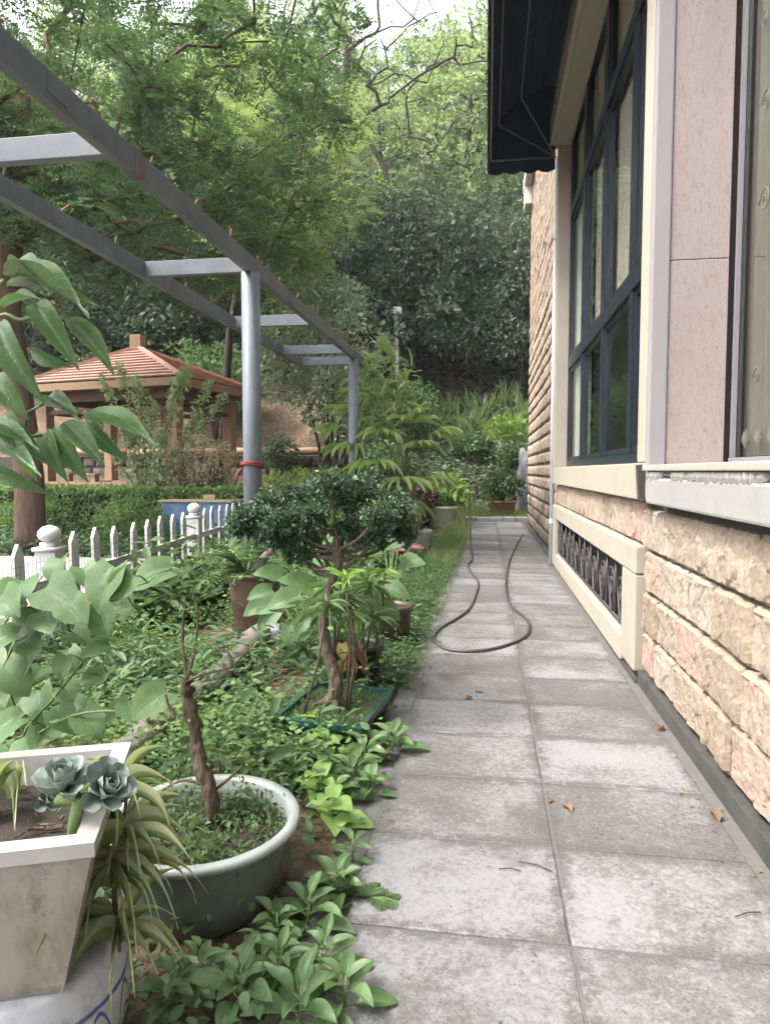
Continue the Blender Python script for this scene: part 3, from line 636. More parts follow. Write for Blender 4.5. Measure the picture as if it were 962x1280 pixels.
curtain('curtain', 1.14, 5.35, 7.6, 2.75, 5.5, 'brown_curtain', 'brown curtain hanging behind the middle of the tall window')
curtain('curtain', 1.14, 8.0, 9.1, 1.45, 5.5, 'white_curtain', 'pale curtain behind the far end of the tall window')
curtain('curtain', 1.14, 4.3, 5.1, 2.75, 5.5, 'white_curtain', 'pale curtain behind the near end of the tall window')
# cheek of the bay facing along the path: pale corner strip and two granite slabs
NX = 1.27
hb('corner_strip', 'lilac_render', 0.874, 0.968, 3.93, 3.998, 1.15, 5.6, house, 0.01)
pil = hb('pilaster', 'granite', 0.97, NX, 3.94, 3.998, 1.335, 2.435, house, 0.004); hb('slab', 'granite', 0.97, NX, 3.94, 3.998, 2.438, 4.0, pil, 0.004); hb('slab', 'granite', 0.97, NX, 3.94, 3.998, 4.003, 5.7, pil, 0.004)
# near window: frame, pane, lace curtain
nw = hb('window', 'grey_frame', NX + .02, NX + .08, -3, 3.93, 1.336, 1.37); tag(nw, 'window with lace curtain nearest to the viewer')
MB().box(NX + .028, NX + .05, 3.91, 3.937, 1.372, 5.6).build('frame', 'grey_frame', nw); hb('pane', 'glass', NX + .05, NX + .054, 1.0, 3.898, 1.372, 5.6, nw); hb('pane', 'glass', NX + .05, NX + .054, -3, 0.95, 1.372, 5.6, nw); MB().box(NX + .02, NX + .08, 0.953, 0.997, 1.372, 5.6).build('frame', 'grey_frame', nw)
lc = curtain('lace_curtain', NX + .12, -2.5, 3.985, 1.38, 5.6, 'lace', 'beige lace curtain with scrolls behind the nearest window', 0.028, 0.17)
def scroll(y, z, s, par):
    pts = []
    for i in range(26):
        a = i * 0.42; r_ = s * (1 - i / 27); pts.append((NX + .082, y + r_ * math.cos(a), z + r_ * math.sin(a)))
    MB().tube(pts, 0.0045, 5).build('lace_scroll', 'lace_trim', par, True)
for (px, py, s) in ((955, 25, .05), (957, 125, .06), (945, 470, .05), (955, 250, .07)):
    p = at(px, py, X=NX + .082); scroll(p.y, p.z, s, lc)
for k in range(5):       # scalloped hem motifs
    p0 = 3.86 - 0.17 * k
    b_ = MB()
    for q in range(5):
        a = -0.9 + q * 0.45; b_.tube([(NX + .082, p0, 1.42), (NX + .08, p0 + 0.05 * math.sin(a), 1.42 + 0.07 * math.cos(a)), (NX + .082, p0 + 0.075 * math.sin(a), 1.42 + 0.1 * math.cos(a))], [0.002, 0.008, 0.002], 5)
    b_.build('lace_fan', 'lace_trim', lc, True)
# ledge and broken concrete beam below it
led = hb('ledge', 'cream_ledge', 0.845, NX + .015, -3, 3.928, 1.3, 1.332, house, 0.006)
hb('bedding', 'dark_slate', 0.875, 1.3, -3, 3.9, 1.252, 1.299, led)
cb = hb('sill_beam', 'concrete_beam', 0.852, 0.968, -3, 3.86, 1.125, 1.262, house, 0.012); tag(cb, 'chipped whitish concrete beam under the ledge')
vs = []; fs = []; n = 260          # crumbled mortar hanging over the beam where the joint has failed
for i in range(n + 1):
    y = 3.84 - 2.4 * i / n; k_ = mnoise.noise(Vector((y * 2.6, 3.3, 0))) + 0.35 * mnoise.noise(Vector((y * 11, 1, 0))); on_ = sm(-0.05, 0.12, k_)
    dz = on_ * (0.022 + 0.014 * mnoise.noise(Vector((y * 28, 5, 0)))); xo = 0.868 - on_ * (0.018 + 0.008 * mnoise.noise(Vector((y * 35, 9, 0))))
    vs += [(0.874, y, 1.299), (xo + 0.006, y, 1.295 + 0.004 * mnoise.noise(Vector((y * 40, 2, 0)))), (xo, y, 1.283 - dz * .4), (xo + .002, y, 1.276 - dz), (0.874, y, 1.272 - dz)]
for i in range(n): fs += [(5 * i + j, 5 * i + j + 1, 5 * i + j + 6, 5 * i + j + 5) for j in range(4)]
MB().add(vs, fs).build('crumbled_mortar', 'crumb', cb, False)
e1 = MB().beam((0.845, 3.99, 1.335), (0.86, 4.0, 1.14), 0.035, 0.05, (0, 1, 0)).build('flashing', 'dark_slate', house)
# low vent with iron scrolls
vent = hb('vent_frame', 'cream_paint', 0.88, 0.968, 4.22, 9.4, 0.68, 0.85, house, 0.012); tag(vent, 'cream framed low vent with iron scroll grille')
hb('frame_side', 'cream_paint', 0.882, 0.968, 4.222, 4.62, 0.09, 0.678, vent, 0.012); hb('frame_side', 'cream_paint', 0.882, 0.968, 9.0, 9.398, 0.06, 0.678, vent, 0.008)
hb('frame_bottom', 'cream_paint', 0.88, 0.968, 4.622, 8.998, 0.05, 0.22, vent, 0.012)
hb('vent_back', 'black_plastic', 1.2, 1.25, 4.4, 9.2, 0.13, 0.79, vent)
for k in range(11):
    yy = 4.72 + k * 0.4 + U(-.06, .06)
    for q, sg in ((0, 1), (1, -1)):
        pts = []
        for i in range(30):
            t = i / 29; a = t * 5.2
            if t < 0.35: s_ = t / 0.35; pts.append((0.925, yy + 0.16 * q + sg * (0.05 - 0.1 * s_), 0.26 + 0.2 * s_))
            else:
                s_ = (t - 0.35) / 0.65; r_ = (0.105 + 0.03 * ((k * 7 + q) % 3 - 1)) * (1 - 0.8 * s_); pts.append((0.925, yy + 0.16 * q + sg * (-0.05 + 0.105 - r_ * math.cos(s_ * 9)), 0.47 + r_ * math.sin(s_ * 9)))
        MB().tube(pts, 0.011, 6).build('iron_scroll', 'iron', vent, True)
    MB().tube([(0.93, yy + 0.3, 0.25), (0.93, yy + 0.34, 0.4), (0.92, yy + 0.27, 0.52), (0.93, yy + 0.33, 0.67)], 0.012, 6).build('iron_scroll', 'iron', vent, True)
MB().tube([(0.925, 4.63, 0.262), (0.925, 8.99, 0.262)], 0.012, 6).build('iron_rail', 'iron', vent, True)
# drainpipe, gutter
dp = MB().tube([(0.875, 9.46, 0.0), (0.875, 9.46, 5.42)], 0.032, 12).build('drainpipe', 'white_plastic', house, True)
for zz in (0.62, 2.6, 4.4): MB().lathe((0.875, 9.46, zz), [(0.034, -0.03), (0.04, -0.03), (0.04, 0.03), (0.034, 0.03)], 12).build('pipe_clip', 'white_plastic', dp)
gt = MB().box(0.78, 0.955, 14.6, 16.7, 7.75, 8.04).build('gutter', 'gutter', house, bevel=0.03)
MB().box(0.8, 0.955, 16.1, 16.7, 7.35, 7.747).build('gutter_end', 'gutter', gt)
# folding awning
awn = thing('awning', (0.86, 6, 5.36), 'navy folding fabric awning over the tall window', 'awning')
HX, HZ, AY0, AY1, AR = 0.84, 5.34, 3.5, 9.3, 0.86
def arc(a): return (HX - AR * math.cos(a), HZ + AR * math.sin(a) * 1.05)
vs = []; n = 14
for y in (AY0, AY1):
    for off in (0.0, 0.006):
        for i in range(n + 1):
            a = i / n * math.pi / 2; r_ = AR + off; vs.append((HX - r_ * math.cos(a), y, HZ + r_ * math.sin(a) * 1.05))
fs = []
q = n + 1
for i in range(n):
    fs.append((i, i + 1, 2 * q + i + 1, 2 * q + i)); fs.append((q + i + 1, q + i, 3 * q + i, 3 * q + i + 1))
fs.append((0, 2 * q, 3 * q, q)); fs.append((n, q + n, 3 * q + n, 2 * q + n))
MB().add(vs, fs).build('canopy', 'navy_cloth', awn)
for y in (AY0, AY1):
    vs = [(HX, y, HZ), (HX, y + 0.006, HZ)]; fs = []
    for i in range(n + 1):
        x_, z_ = arc(i / n * math.pi / 2); vs += [(x_, y, z_), (x_, y + 0.006, z_)]
    for i in range(n): fs += [(0, 2 + 2 * i, 4 + 2 * i), (1, 5 + 2 * i, 3 + 2 * i)]
    MB().add(vs, fs).build('side_panel', 'navy_cloth', awn)
for i, a in enumerate((0.0, 0.5, 0.98)):
    x_, z_ = arc(a); x_ += 0.03; z_ -= 0.0
    MB().tube([(HX, AY1 - 0.04, HZ), (x_, AY1 - 0.05 - 0.02 * i, z_), (x_, AY0, z_), (HX, AY0 + 0.02, HZ)], 0.014 if i == 0 else 0.009, 8).build('rib', 'rib_metal', awn, True)
def valance(p0, p1, hgt, nsc):
    p0, p1 = Vector(p0), Vector(p1); n = nsc * 8; vs = []; d = (p1 - p0).normalized(); nr = d.cross(Vector((0, 0, 1)))
    for i in range(n + 1):
        t = i / n; p = p0.lerp(p1, t); dz = hgt * (0.8 + 0.2 * abs(math.sin(t * nsc * math.pi)))
        for o_ in (0, 0.005): vs += [p + nr * o_, p + nr * o_ - Vector((0, 0, dz))]
    fs = []
    for i in range(n):
        a = 4 * i; b_ = a + 4; fs += [(a, b_, b_ + 1, a + 1), (a + 2, a + 3, b_ + 3, b_ + 2), (a + 1, b_ + 1, b_ + 3, a + 3), (a, a + 2, b_ + 2, b_)]
    MB().add(vs, fs).build('valance', 'navy_cloth', awn)
valance((HX - AR - 0.008, AY1, HZ + .02), (HX - AR - 0.008, AY0, HZ + .02), 0.17, 24); valance((HX, AY1 + 0.012, HZ + 0.01), (HX - AR - .008, AY1 + 0.012, HZ + 0.01), 0.17, 4)

# ------------------------------------------------------------------ pergola of grey steel
PXB, PXF, PZ = -1.945, -2.89, 3.06
perg = thing('pergola', (PXB, 5.7, 0), 'grey steel pergola of two long beams carried by round posts', 'pergola')
bm_ = MB().beam((PXB, -1.0, PZ - 0.065), (PXB, 10.6, PZ - 0.065), 0.062, 0.13).build('beam', 'grey_steel', perg, bevel=0.004)
bf_ = MB().beam((PXF, -1.0, PZ - 0.065), (PXF, 10.9, PZ - 0.065), 0.062, 0.13).build('beam', 'grey_steel', perg, bevel=0.004)
for y in (-0.4, 1.5, 3.4, 5.5, 7.55, 9.4, 10.4):
    MB().beam((PXF + 0.034, y, PZ - 0.064), (PXB - 0.034, y, PZ - 0.064), 0.06, 0.122).build('cross_beam', 'grey_steel', perg, bevel=0.004)
for y in (1.0, 5.5, 9.9):
    po = MB().tube([(PXB - 0.0, y, -0.1), (PXB, y, PZ - 0.132)], 0.076, 28).build('post', 'grey_steel', perg, True)
    MB().lathe((PXB, y, 0.0), [(0.0, 0.035), (0.16, 0.035), (0.16, 0.0), (0.0, 0.0)], 20).build('base_plate', 'rust', po)
pb = MB()
for i in range(40):
    t = i / 39 * 4 * math.pi; pb.v.append(None) if False else None
rib = [(PXB + 0.09 * math.cos(i / 40 * 4 * math.pi + 2.6), 5.5 + 0.09 * math.sin(i / 40 * 4 * math.pi + 2.6), 1.335 + 0.02 * math.sin(i * .3) + i * 0.0006) for i in range(41)]
rb_ = MB().tube(rib, 0.012, 6).tube([(rib[-1][0], rib[-1][1], rib[-1][2]), (PXB - 0.1, 5.41, 1.28), (PXB - 0.105, 5.4, 1.2)], 0.01, 6).build('ribbon', 'red_cloth', None, True, base=(PXB, 5.5, 1.335))
tag(rb_, 'red cloth band tied round the nearest pergola post', 'ribbon')
for par, xx in ((bm_, PXB), (bf_, PXF)):      # rusty stubs left on top of the beams
    for y in np.arange(2.6, 10.6, 0.62): MB().tube([(xx, y + U(-.1, .1), PZ), (xx + U(-.01, .01), y + U(-.02, .02), PZ + U(.05, .09))], 0.008, 5).build('steel_stub', 'rust', par)

for par, xx in ((bm_, PXB), (bf_, PXF)):      # welded splice plates along the beams
    for y in (1.9, 2.9, 4.3, 6.6, 8.6): MB().box(xx - .036, xx + .036, y - .07, y + .07, PZ - .105, PZ - .02).build('splice_plate', 'grey_steel', par, bevel=0.002)
# ------------------------------------------------------------------ white picket fence
FD = V3(-0.122, 0.992, 0).normalized(); FN = V3(FD.y, -FD.x, 0); F1 = V3(-3.13, 4.5, 0); FS = 3.43
fen = thing('picket_fence', F1, 'low white picket fence with ball topped posts', 'fence')
def fp(a, o_=0.0, z=0.0): return F1 + FD * a + FN * o_ + V3(0, 0, z)
def picket_me():
    w_, t_, h_ = 0.058, 0.012, 0.78; o5 = [(-w_, 0), (w_, 0), (w_, h_ - 0.08), (0, h_), (-w_, h_ - 0.08)]
    vs = [tuple(FD * x + FN * (sx_ * t_) + V3(0, 0, z)) for sx_ in (-1, 1) for x, z in o5]
    fs = [(4, 3, 2, 1, 0), (5, 6, 7, 8, 9)] + [(i, (i + 1) % 5, 5 + (i + 1) % 5, 5 + i) for i in range(5)]
    me = bpy.data.meshes.new('picket'); me.from_pydata(vs, [], fs); me.update(); me.materials.append(M['white_picket']); return me
pme = picket_me(); posts = [-FS, 0.0, FS, 2 * FS]
for pi, a in enumerate(posts):
    po = MB().beam(fp(a, 0, -0.05), fp(a, 0, 0.72), 0.15, 0.15, tuple(FD)).build('post', 'white_picket', fen, bevel=0.006); c = fp(a)
    MB().beam(c + V3(0, 0, .722), c + V3(0, 0, .75), 0.175, 0.175, tuple(FD)).beam(c + V3(0, 0, .751), c + V3(0, 0, .785), 0.1, 0.1, tuple(FD)).lathe(c + V3(0, 0, .785), [(0.035, 0), (0.07, 0.02), (0.082, 0.05), (0.076, 0.08), (0.048, 0.11), (0.0, 0.125)], 20).build('post_cap', 'white_picket', po, True)
    if pi < 3:
        for zz in (0.2, 0.5): MB().beam(fp(a + .077, 0.03, zz), fp(posts[pi + 1] - .077, 0.03, zz), 0.03, 0.065).build('rail', 'white_picket', fen)
        for k in range(1, 9):
            o = link('picket', pme, None, fen, fp(a + k * FS / 9 + U(-.012, .012), U(-.003, .003), 0.04 + U(-.012, .012)) - F1); o.rotation_euler = (U(-.03, .03), U(-.02, .02), U(-.04, .04))
net = MB()
for z in np.arange(0.02, 0.7, 0.05): net.tube([fp(-FS, .05, z), fp(FS, .05, z)], 0.0014, 3, False)
for a in np.arange(-FS, FS, 0.05): net.tube([fp(a, .052, 0.02), fp(a, .052, .7)], 0.0014, 3, False)
tag(net.build('wire_mesh', 'iron', fen), kind='stuff')
# blue box with a board on it behind the fence
p = at(205, 640, Y=11.6); q = at(290, 640, Y=11.6); bx0, bx1 = p.x, q.x
box_ = thing('storage_box', ((bx0 + bx1) / 2, 11.9, 0), 'blue and white wrapped box behind the picket fence', 'box')
MB().box(bx0, bx1, 11.5, 12.5, 0.0, 0.74).build('body', 'blue_tarp', box_, bevel=0.02)
bd = MB().box(bx0 - .03, bx1 + .05, 11.45, 12.6, 0.743, 0.775).build('wooden_board', 'board', None, bevel=0.004, base=((bx0 + bx1) / 2, 12, 0.743)); tag(bd, 'pale wooden board lying on the blue box', 'board')
bk = MB().box(bx0 + .62, bx0 + .85, 11.9, 12.1, 0.777, 0.86).build('wooden_block', 'board', None, bevel=0.015, base=(bx0 + .7, 12, 0.777)); tag(bk, 'small pale block on the wooden board', 'block')
pv = MB().box(-9.5, -4.0, 3.0, 9.3, -0.05, 0.018).build('pavement', 'paving_pale'); tag(pv, 'pale paved strip beyond the picket fence', None, kind='structure')

# ------------------------------------------------------------------ gazebo
ga = V3(-0.978, 0.208, 0); gb = V3(0.208, 0.978, 0); GN = V3(-6.35, 13.5, 0); GA, GB, GE, GT = 4.5, 2.9, 3.28, 4.22
gaz = thing('gazebo', GN + ga * GA / 2 + gb * GB / 2 + V3(0, 0, 0.5), 'wooden garden pavilion with terracotta hipped roof', 'gazebo')
def gp(u, v, z): return GN + ga * u + gb * v + V3(0, 0, z)
apex = gp(GA / 2, GB / 2, GT); cs = [gp(0, 0, GE), gp(GA, 0, GE), gp(GA, GB, GE), gp(0, GB, GE)]
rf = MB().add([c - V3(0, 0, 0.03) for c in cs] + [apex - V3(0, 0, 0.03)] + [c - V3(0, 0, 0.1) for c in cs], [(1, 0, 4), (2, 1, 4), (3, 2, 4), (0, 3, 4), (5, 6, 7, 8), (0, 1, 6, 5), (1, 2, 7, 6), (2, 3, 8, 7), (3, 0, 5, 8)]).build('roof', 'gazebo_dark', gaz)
NR = 11
for s in range(4):        # courses of roof boards, each lapping over the one below
    a, b_ = cs[s], cs[(s + 1) % 4]; nn = (b_ - a).cross(apex - a).normalized()
    if nn.z < 0: nn = -nn
    for k in range(NR):
        t0, t1 = k / NR, min(1, (k + 1.12) / NR)
        A0, B0, A1, B1 = a.lerp(apex, t0), b_.lerp(apex, t0), a.lerp(apex, t1), b_.lerp(apex, t1)
        lo, hi = nn * 0.05, nn * 0.006
        MB().add([A0 + lo, B0 + lo, B1 + hi, A1 + hi, A0 + lo - nn * 0.035, B0 + lo - nn * 0.035, B1 - nn * 0.02, A1 - nn * 0.02], [(0, 1, 2, 3), (7, 6, 5, 4), (0, 4, 5, 1), (1, 5, 6, 2), (2, 6, 7, 3), (3, 7, 4, 0)]).build('roof_board', 'terracotta_tile', rf)
    MB().beam(a + V3(0, 0, .05), apex + V3(0, 0, .05), 0.1, 0.06).build('hip_cap', 'terracotta_tile', rf)
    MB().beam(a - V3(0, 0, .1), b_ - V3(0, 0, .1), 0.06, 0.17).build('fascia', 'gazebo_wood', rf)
MB().box(apex.x - .14, apex.x + .14, apex.y - .14, apex.y + .14, GT - .05, GT + .3).build('finial', 'gazebo_wood', rf, bevel=0.02)
IN = 0.42
pc = [(IN, IN), (GA - IN, IN), (GA - IN, GB - IN), (IN, GB - IN), (GA / 2, GB - IN)]
for (u, v) in pc:
    c = gp(u, v, 0); MB().beam(c + V3(0, 0, 0.4), c + V3(0, 0, GE - .2), 0.24, 0.24, tuple(ga)).build('post', 'gazebo_wood', gaz, bevel=0.01)
for i in range(4):
    (u0, v0), (u1, v1) = pc[i], pc[(i + 1) % 4]
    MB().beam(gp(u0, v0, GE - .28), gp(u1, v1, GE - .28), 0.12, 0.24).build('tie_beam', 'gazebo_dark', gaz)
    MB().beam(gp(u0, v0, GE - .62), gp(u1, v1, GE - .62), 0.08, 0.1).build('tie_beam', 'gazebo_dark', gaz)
    if i != 3:
        MB().beam(gp(u0, v0, 1.02), gp(u1, v1, 1.02), 0.3, 0.06).build('bench_seat', 'gazebo_wood', gaz)
        for t in (0.3, 0.62):
            c = gp(u0 + (u1 - u0) * t, v0 + (v1 - v0) * t, 0); po = MB().beam(c + V3(0, 0, 0.45), c + V3(0, 0, 1.2), 0.14, 0.14, tuple(ga)).build('bench_post', 'gazebo_wood', gaz)
            MB().beam(c + V3(0, 0, 1.2), c + V3(0, 0, 1.24), 0.2, 0.2, tuple(ga)).build('post_cap', 'gazebo_wood', po)
MB().add([gp(-.0, -.0, 0.52), gp(GA, 0, .52), gp(GA, GB, .52), gp(0, GB, .52), gp(0, 0, .3), gp(GA, 0, .3), gp(GA, GB, .3), gp(0, GB, .3)], [(0, 3, 2, 1), (0, 1, 5, 4), (1, 2, 6, 5), (2, 3, 7, 6), (3, 0, 4, 7)]).build('floor', 'paving_pale', gaz)
# low retaining wall behind the gazebo
rw = thing('retaining_wall', (-9, 18.8, 0.5), 'low dark rubble retaining wall behind the pavilion', 'wall')
MB().box(-15, -4.1, 18.86, 19.1, 0.2, 1.72).build('core', 'mortar', rw)
rst = [stone_me(50 + i, 4, 3, 'field_stone', 0.09) for i in range(5)]
z = 0.5
for ci in range(4):
    x = -14 + (ci % 2) * 0.2
    while x < -4.3:
        wd = U(.35, .7); o = bpy.data.objects.new('stone', rd.choice(rst)); C.objects.link(o); o.parent = rw
        o.matrix_basis = Matrix(((wd - .02, 0, 0, x + wd / 2 + 9), (0, 0, -1, 18.84 - 18.8), (0, 0.29, 0, z + .15 - 0.5), (0, 0, 0, 1))); x += wd
    z += 0.3
lg = thing('log_edging', (-6, 18.7, 1.7), 'reddish brown log edging along the top of the bank', 'edging')
for (x0, x1) in ((-13, -10.5), (-10.4, -8.1), (-8, -5.9), (-5.8, -4.0)):
    MB().tube([(x0, 18.75, 1.83 + U(-.03, .03)), ((x0 + x1) / 2, 18.72, 1.85), (x1, 18.75, 1.83 + U(-.03, .03))], [0.1, 0.12, 0.1], 9).build('log', 'gazebo_wood', lg, True)

# ------------------------------------------------------------------ trees
def grow(trunk, rtip, attr, seed, step=0.45, droop=0.0, expo=0.46, bias=1.6, rmin=None):
    """trunk: list of points; attr: branch ends; returns (chains, radii, tips, tip directions)"""
    r_ = np.random.default_rng(seed); pos = []; par = []
    for i in range(len(trunk) - 1):
        a, b_ = np.array(trunk[i], float), np.array(trunk[i + 1], float); k = max(1, int(np.linalg.norm(b_ - a) / step))
        for j in range(k): pos.append(a + (b_ - a) * j / k); par.append(len(pos) - 2)
    pos.append(np.array(trunk[-1], float)); par.append(len(pos) - 2); par[0] = -1
    ntr = len(pos); first = int(ntr * 0.3); chains = [list(range(ntr))]; tips = []; tdir = []
    top = pos[-1]; attr = attr[np.argsort(np.linalg.norm(attr - top, axis=1))]
    for A in attr:
        Pn = np.array(pos); d = A - Pn; dist = np.linalg.norm(d, axis=1); cost = dist * (1 + bias * np.clip(-d[:, 2] / (dist + 1e-6) + 0.15, 0, 1)); cost[:first] += 50
        s = int(np.argmin(cost)); L_ = dist[s]; k = max(2, int(L_ / step)); c = [s]; a = pos[s]
        side = r_.normal(size=3) * L_ * 0.07; sag = np.array([0, 0, 0.16 * L_ - droop * L_])
        for j in range(1, k + 1):
            t = j / k; q = a + (A - a) * t + (side + sag) * math.sin(math.pi * t) * 0.7 + r_.normal(size=3) * 0.035 * L_ * (t < 1)
            pos.append(q); par.append(c[-1]); c.append(len(pos) - 1)
        chains.append(c); tips.append(c); tdir.append(A - a)
    cnt = np.zeros(len(pos)); hasc = np.zeros(len(pos), bool)
    for i in range(len(pos)):
        if par[i] >= 0: hasc[par[i]] = True
    cnt[~hasc] = 1
    for i in range(len(pos) - 1, 0, -1): cnt[par[i]] += cnt[i]
    rad = rtip * np.maximum(cnt, 1) ** expo
    return np.array(pos), chains, rad, tips
def trunk_mesh(pos, chains, rad, sides=7, base_r=None):
    b_ = MB()
    for ci, c in enumerate(chains):
        pts = [pos[i] for i in c]; rr = [rad[i] for i in c]
        if ci == 0 and base_r:
            rr = [max(r_, base_r * (1 - 0.5 * k / len(c))) for k, r_ in enumerate(rr)]; rr[0] *= 1.35
        elif len(c) > 1: rr[0] = min(rr[0], rr[1] * 1.25)
        b_.tube(pts, rr, 10 if ci == 0 else (sides if max(rr) > 0.03 else 4), ci == 0)
    return b_
def ell_points(n, c, r, seed, lo=-1.0, shell=0.5):
    g = np.random.default_rng(seed); out = []
    while len(out) < n:
        p = g.uniform(-1, 1, 3); l = np.linalg.norm(p)
        if l < 1 and p[2] > lo and (l > shell or g.random() < 0.35): out.append(np.array(c) + p * np.array(r))
    return np.array(out)
def tip_points(pos, tips, frac=0.55):
    P = []; D = []
    for c in tips:
        k = max(1, int(len(c) * (1 - frac)))
        for a in range(k, len(c)): P.append(pos[c[a]]); D.append(pos[c[a]] - pos[c[a - 1]])
    return np.array(P), unit(np.array(D))
def make_tree(name, base, trunk, attr, seed, leafm, barkm, label, cat='tree', group=None, rtip=0.012, per=60, csize=0.4, lsize=0.13, wr=0.5, base_r=None, tpl='dia', mode='clump', droop=0.0, up=0.5, step=0.45, expo=0.46, frac=0.55, sprays=5):
    """geometry is written in coordinates relative to the tree's foot"""
    t = thing(name, base, label, cat, group)
    pos, chains, rad, tips = grow(trunk, rtip, attr, seed, step, droop, expo)
    b_ = trunk_mesh(pos, chains, rad, 6, base_r); me = bpy.data.meshes.new('trunk'); me.from_pydata([tuple(v) for v in b_.v], [], b_.f); me.update()
    me.polygons.foreach_set('use_smooth', [True] * len(me.polygons)); link('trunk', me, barkm, t)
    P, D = tip_points(pos, tips, frac)
    if mode == 'clump':
        P2, D2, N2, s, rn = clump_leaves(P, csize * (0.6 + 0.7 * rng.random(len(P))), per, lsize, up)
    else:               # feathery sprays: leaflets in two rows along drooping axes
        n = len(P) * sprays; ax = unit(np.repeat(D, sprays, 0) * 0.5 + rdir(n) * np.array([1, 1, .45]) + np.array([0, 0, -0.12])); o_ = np.repeat(P, sprays, 0) + rng.normal(size=(n, 3)) * 0.16
        ln = csize * (0.6 + 0.7 * rng.random(n)); k = per; tt = (np.arange(k) + 0.5) / k
        sdv = unit(np.cross(ax, np.array([0, 0, 1.0]) + rng.normal(size=(n, 3)) * 0.35)); nrm = np.cross(sdv, ax)
        pts = o_[:, None] + ax[:, None] * (ln[:, None] * tt)[..., None] + np.array([0, 0, -1.0]) * (0.25 * ln[:, None] * tt ** 2)[..., None]
        sg = np.where(np.arange(k) % 2 == 0, 1.0, -1.0); dd = sdv[:, None] * sg[None, :, None] + ax[:, None] * 0.55 + np.array([0, 0, -0.12])
        P2 = pts.reshape(-1, 3); D2 = dd.reshape(-1, 3) + rng.normal(size=(n * k, 3)) * 0.15; N2 = np.repeat(nrm, k, 0) * np.sign(np.repeat(nrm[:, 2:3], k, 0) + 1e-6) + rng.normal(size=(n * k, 3)) * 0.25
        s = lsize * np.tile(1.1 - 0.6 * tt, n) * (0.8 + 0.4 * rng.random(n * k)); rn = np.clip(np.repeat(rng.random(n), k) * 0.7 + 0.3 * rng.random(n * k), 0, 1)
    me = leaf_cloud('crown', P2, D2, N2, s, s * wr, tpl, rn); link('crown', me, leafm, t); return t

# big feathery tree on the left, beyond the fence
lt = at(35, 690, Z=0.0); lt = V3(-7.15, 9.8, 0)
att = np.vstack([ell_points(170, (1.0, 0.6, 7.4), (4.4, 4.2, 3.0), 3, -0.95, 0.3), ell_points(80, (2.2, 0.6, 5.5), (2.5, 3.0, 1.25), 4, -1, 0.1), ell_points(60, (-2.0, 0.3, 5.4), (2.8, 3.0, 1.6), 5, -1, 0.1), ell_points(70, (-3.0, 0.0, 8.6), (3.2, 3.4, 2.6), 6, -1, 0.1)])
make_tree('feathery_tree', lt, [(0, 0, -0.1), (0.02, 0, 1.2), (-0.12, 0, 2.6), (-0.28, 0.05, 3.8), (-0.2, 0.1, 5.2), (0.1, 0, 7.0)], att, 5, 'lf_feather', 'bark_red', 'big tree with reddish trunk and dark feathery foliage behind the picket fence',
          rtip=0.013, per=20, csize=0.5, lsize=0.12, wr=0.34, base_r=0.235, mode='spray', step=0.35, sprays=9)
# second, bright yellow green feathery tree further back in the middle
yt = V3(-7.0, 17.3, 0.5)
att = np.vstack([ell_points(90, (1.4, -0.6, 8.4), (2.7, 2.6, 2.8), 13, -1, 0.3), ell_points(40, (1.7, -1.0, 6.2), (1.5, 1.6, 1.2), 14, -1, 0.2)])
make_tree('feathery_tree', yt, [(0, 0, -0.1), (0.1, 0, 2.0), (0.3, 0, 4.4), (0.7, 0, 6.5), (1.0, 0, 8.5)], att, 15, 'lf_yellowgreen', 'bark_dark', 'tree with bright yellow green feathery foliage above the pavilion', rtip=0.012, per=18, csize=0.55, lsize=0.13, wr=0.36, base_r=0.13, mode='spray', sprays=8)
# dark bare branched trees standing on the slope
def slope_tree(px, Y, trunk, att, seed, label, leafm='lf_pale', per=14, rtip=0.014, base_r=0.2, csize=0.7, lsize=0.15, bark='bark_dark', expo=0.46):
    x = at(px, 500, Y=Y).x; b_ = V3(x, Y, tz(x, Y))
    return make_tree('slope_tree', b_, trunk, att, seed, leafm, bark, label, rtip=rtip, per=per, csize=csize, lsize=lsize, base_r=base_r, frac=0.3, expo=expo)
slope_tree(432, 26, [(0, 0, -0.2), (0.1, 0, 4), (0.05, 0.1, 8), (0.1, 0, 11.2)], np.vstack([ell_points(26, (-1.3, 0, 14.6), (2.0, 2.0, 2.9), 21, -1, 0.2), ell_points(26, (1.3, 0, 14.6), (2.2, 2.0, 3.2), 23, -1, 0.2)]), 22, 'tall tree with a dark forked trunk on the slope in the middle', base_r=0.27, rtip=0.021, per=7)
slope_tree(462, 26.5, [(0, 0, -0.2), (0.3, 0, 2.0), (0.75, 0, 4.2), (0.85, 0, 6.0), (0.6, 0, 7.6), (0.0, 0, 8.7)], np.vstack([ell_points(24, (2.6, 0, 11.6), (3.2, 2, 3.4), 31, -1, 0.2), ell_points(18, (-1.4, 0, 11.5), (2.4, 2, 3.0), 32, -1, 0.2)]), 33, 'thin dark crooked tree leaning in front of the forked one', base_r=0.17, rtip=0.02, per=6)
slope_tree(585, 29, [(0, 0, -0.2), (-0.4, 0, 3), (-1.2, 0, 6), (-2.0, 0, 9)], ell_points(30, (-1.4, 0, 11), (3.4, 2.5, 3.6), 41, -1, 0.2), 42, 'slender grey tree leaning left beside the awning', base_r=0.13, rtip=0.018, per=12, bark='bark')
slope_tree(380, 33, [(0, 0, -0.2), (0.0, 0, 5), (0.3, 0, 9), (0.1, 0, 12)], ell_points(34, (0, 0, 13), (3.0, 2.5, 3.6), 45, -1, 0.2), 46, 'slim straight tree deep in the wood left of the forked one', base_r=0.16, rtip=0.02, per=16)
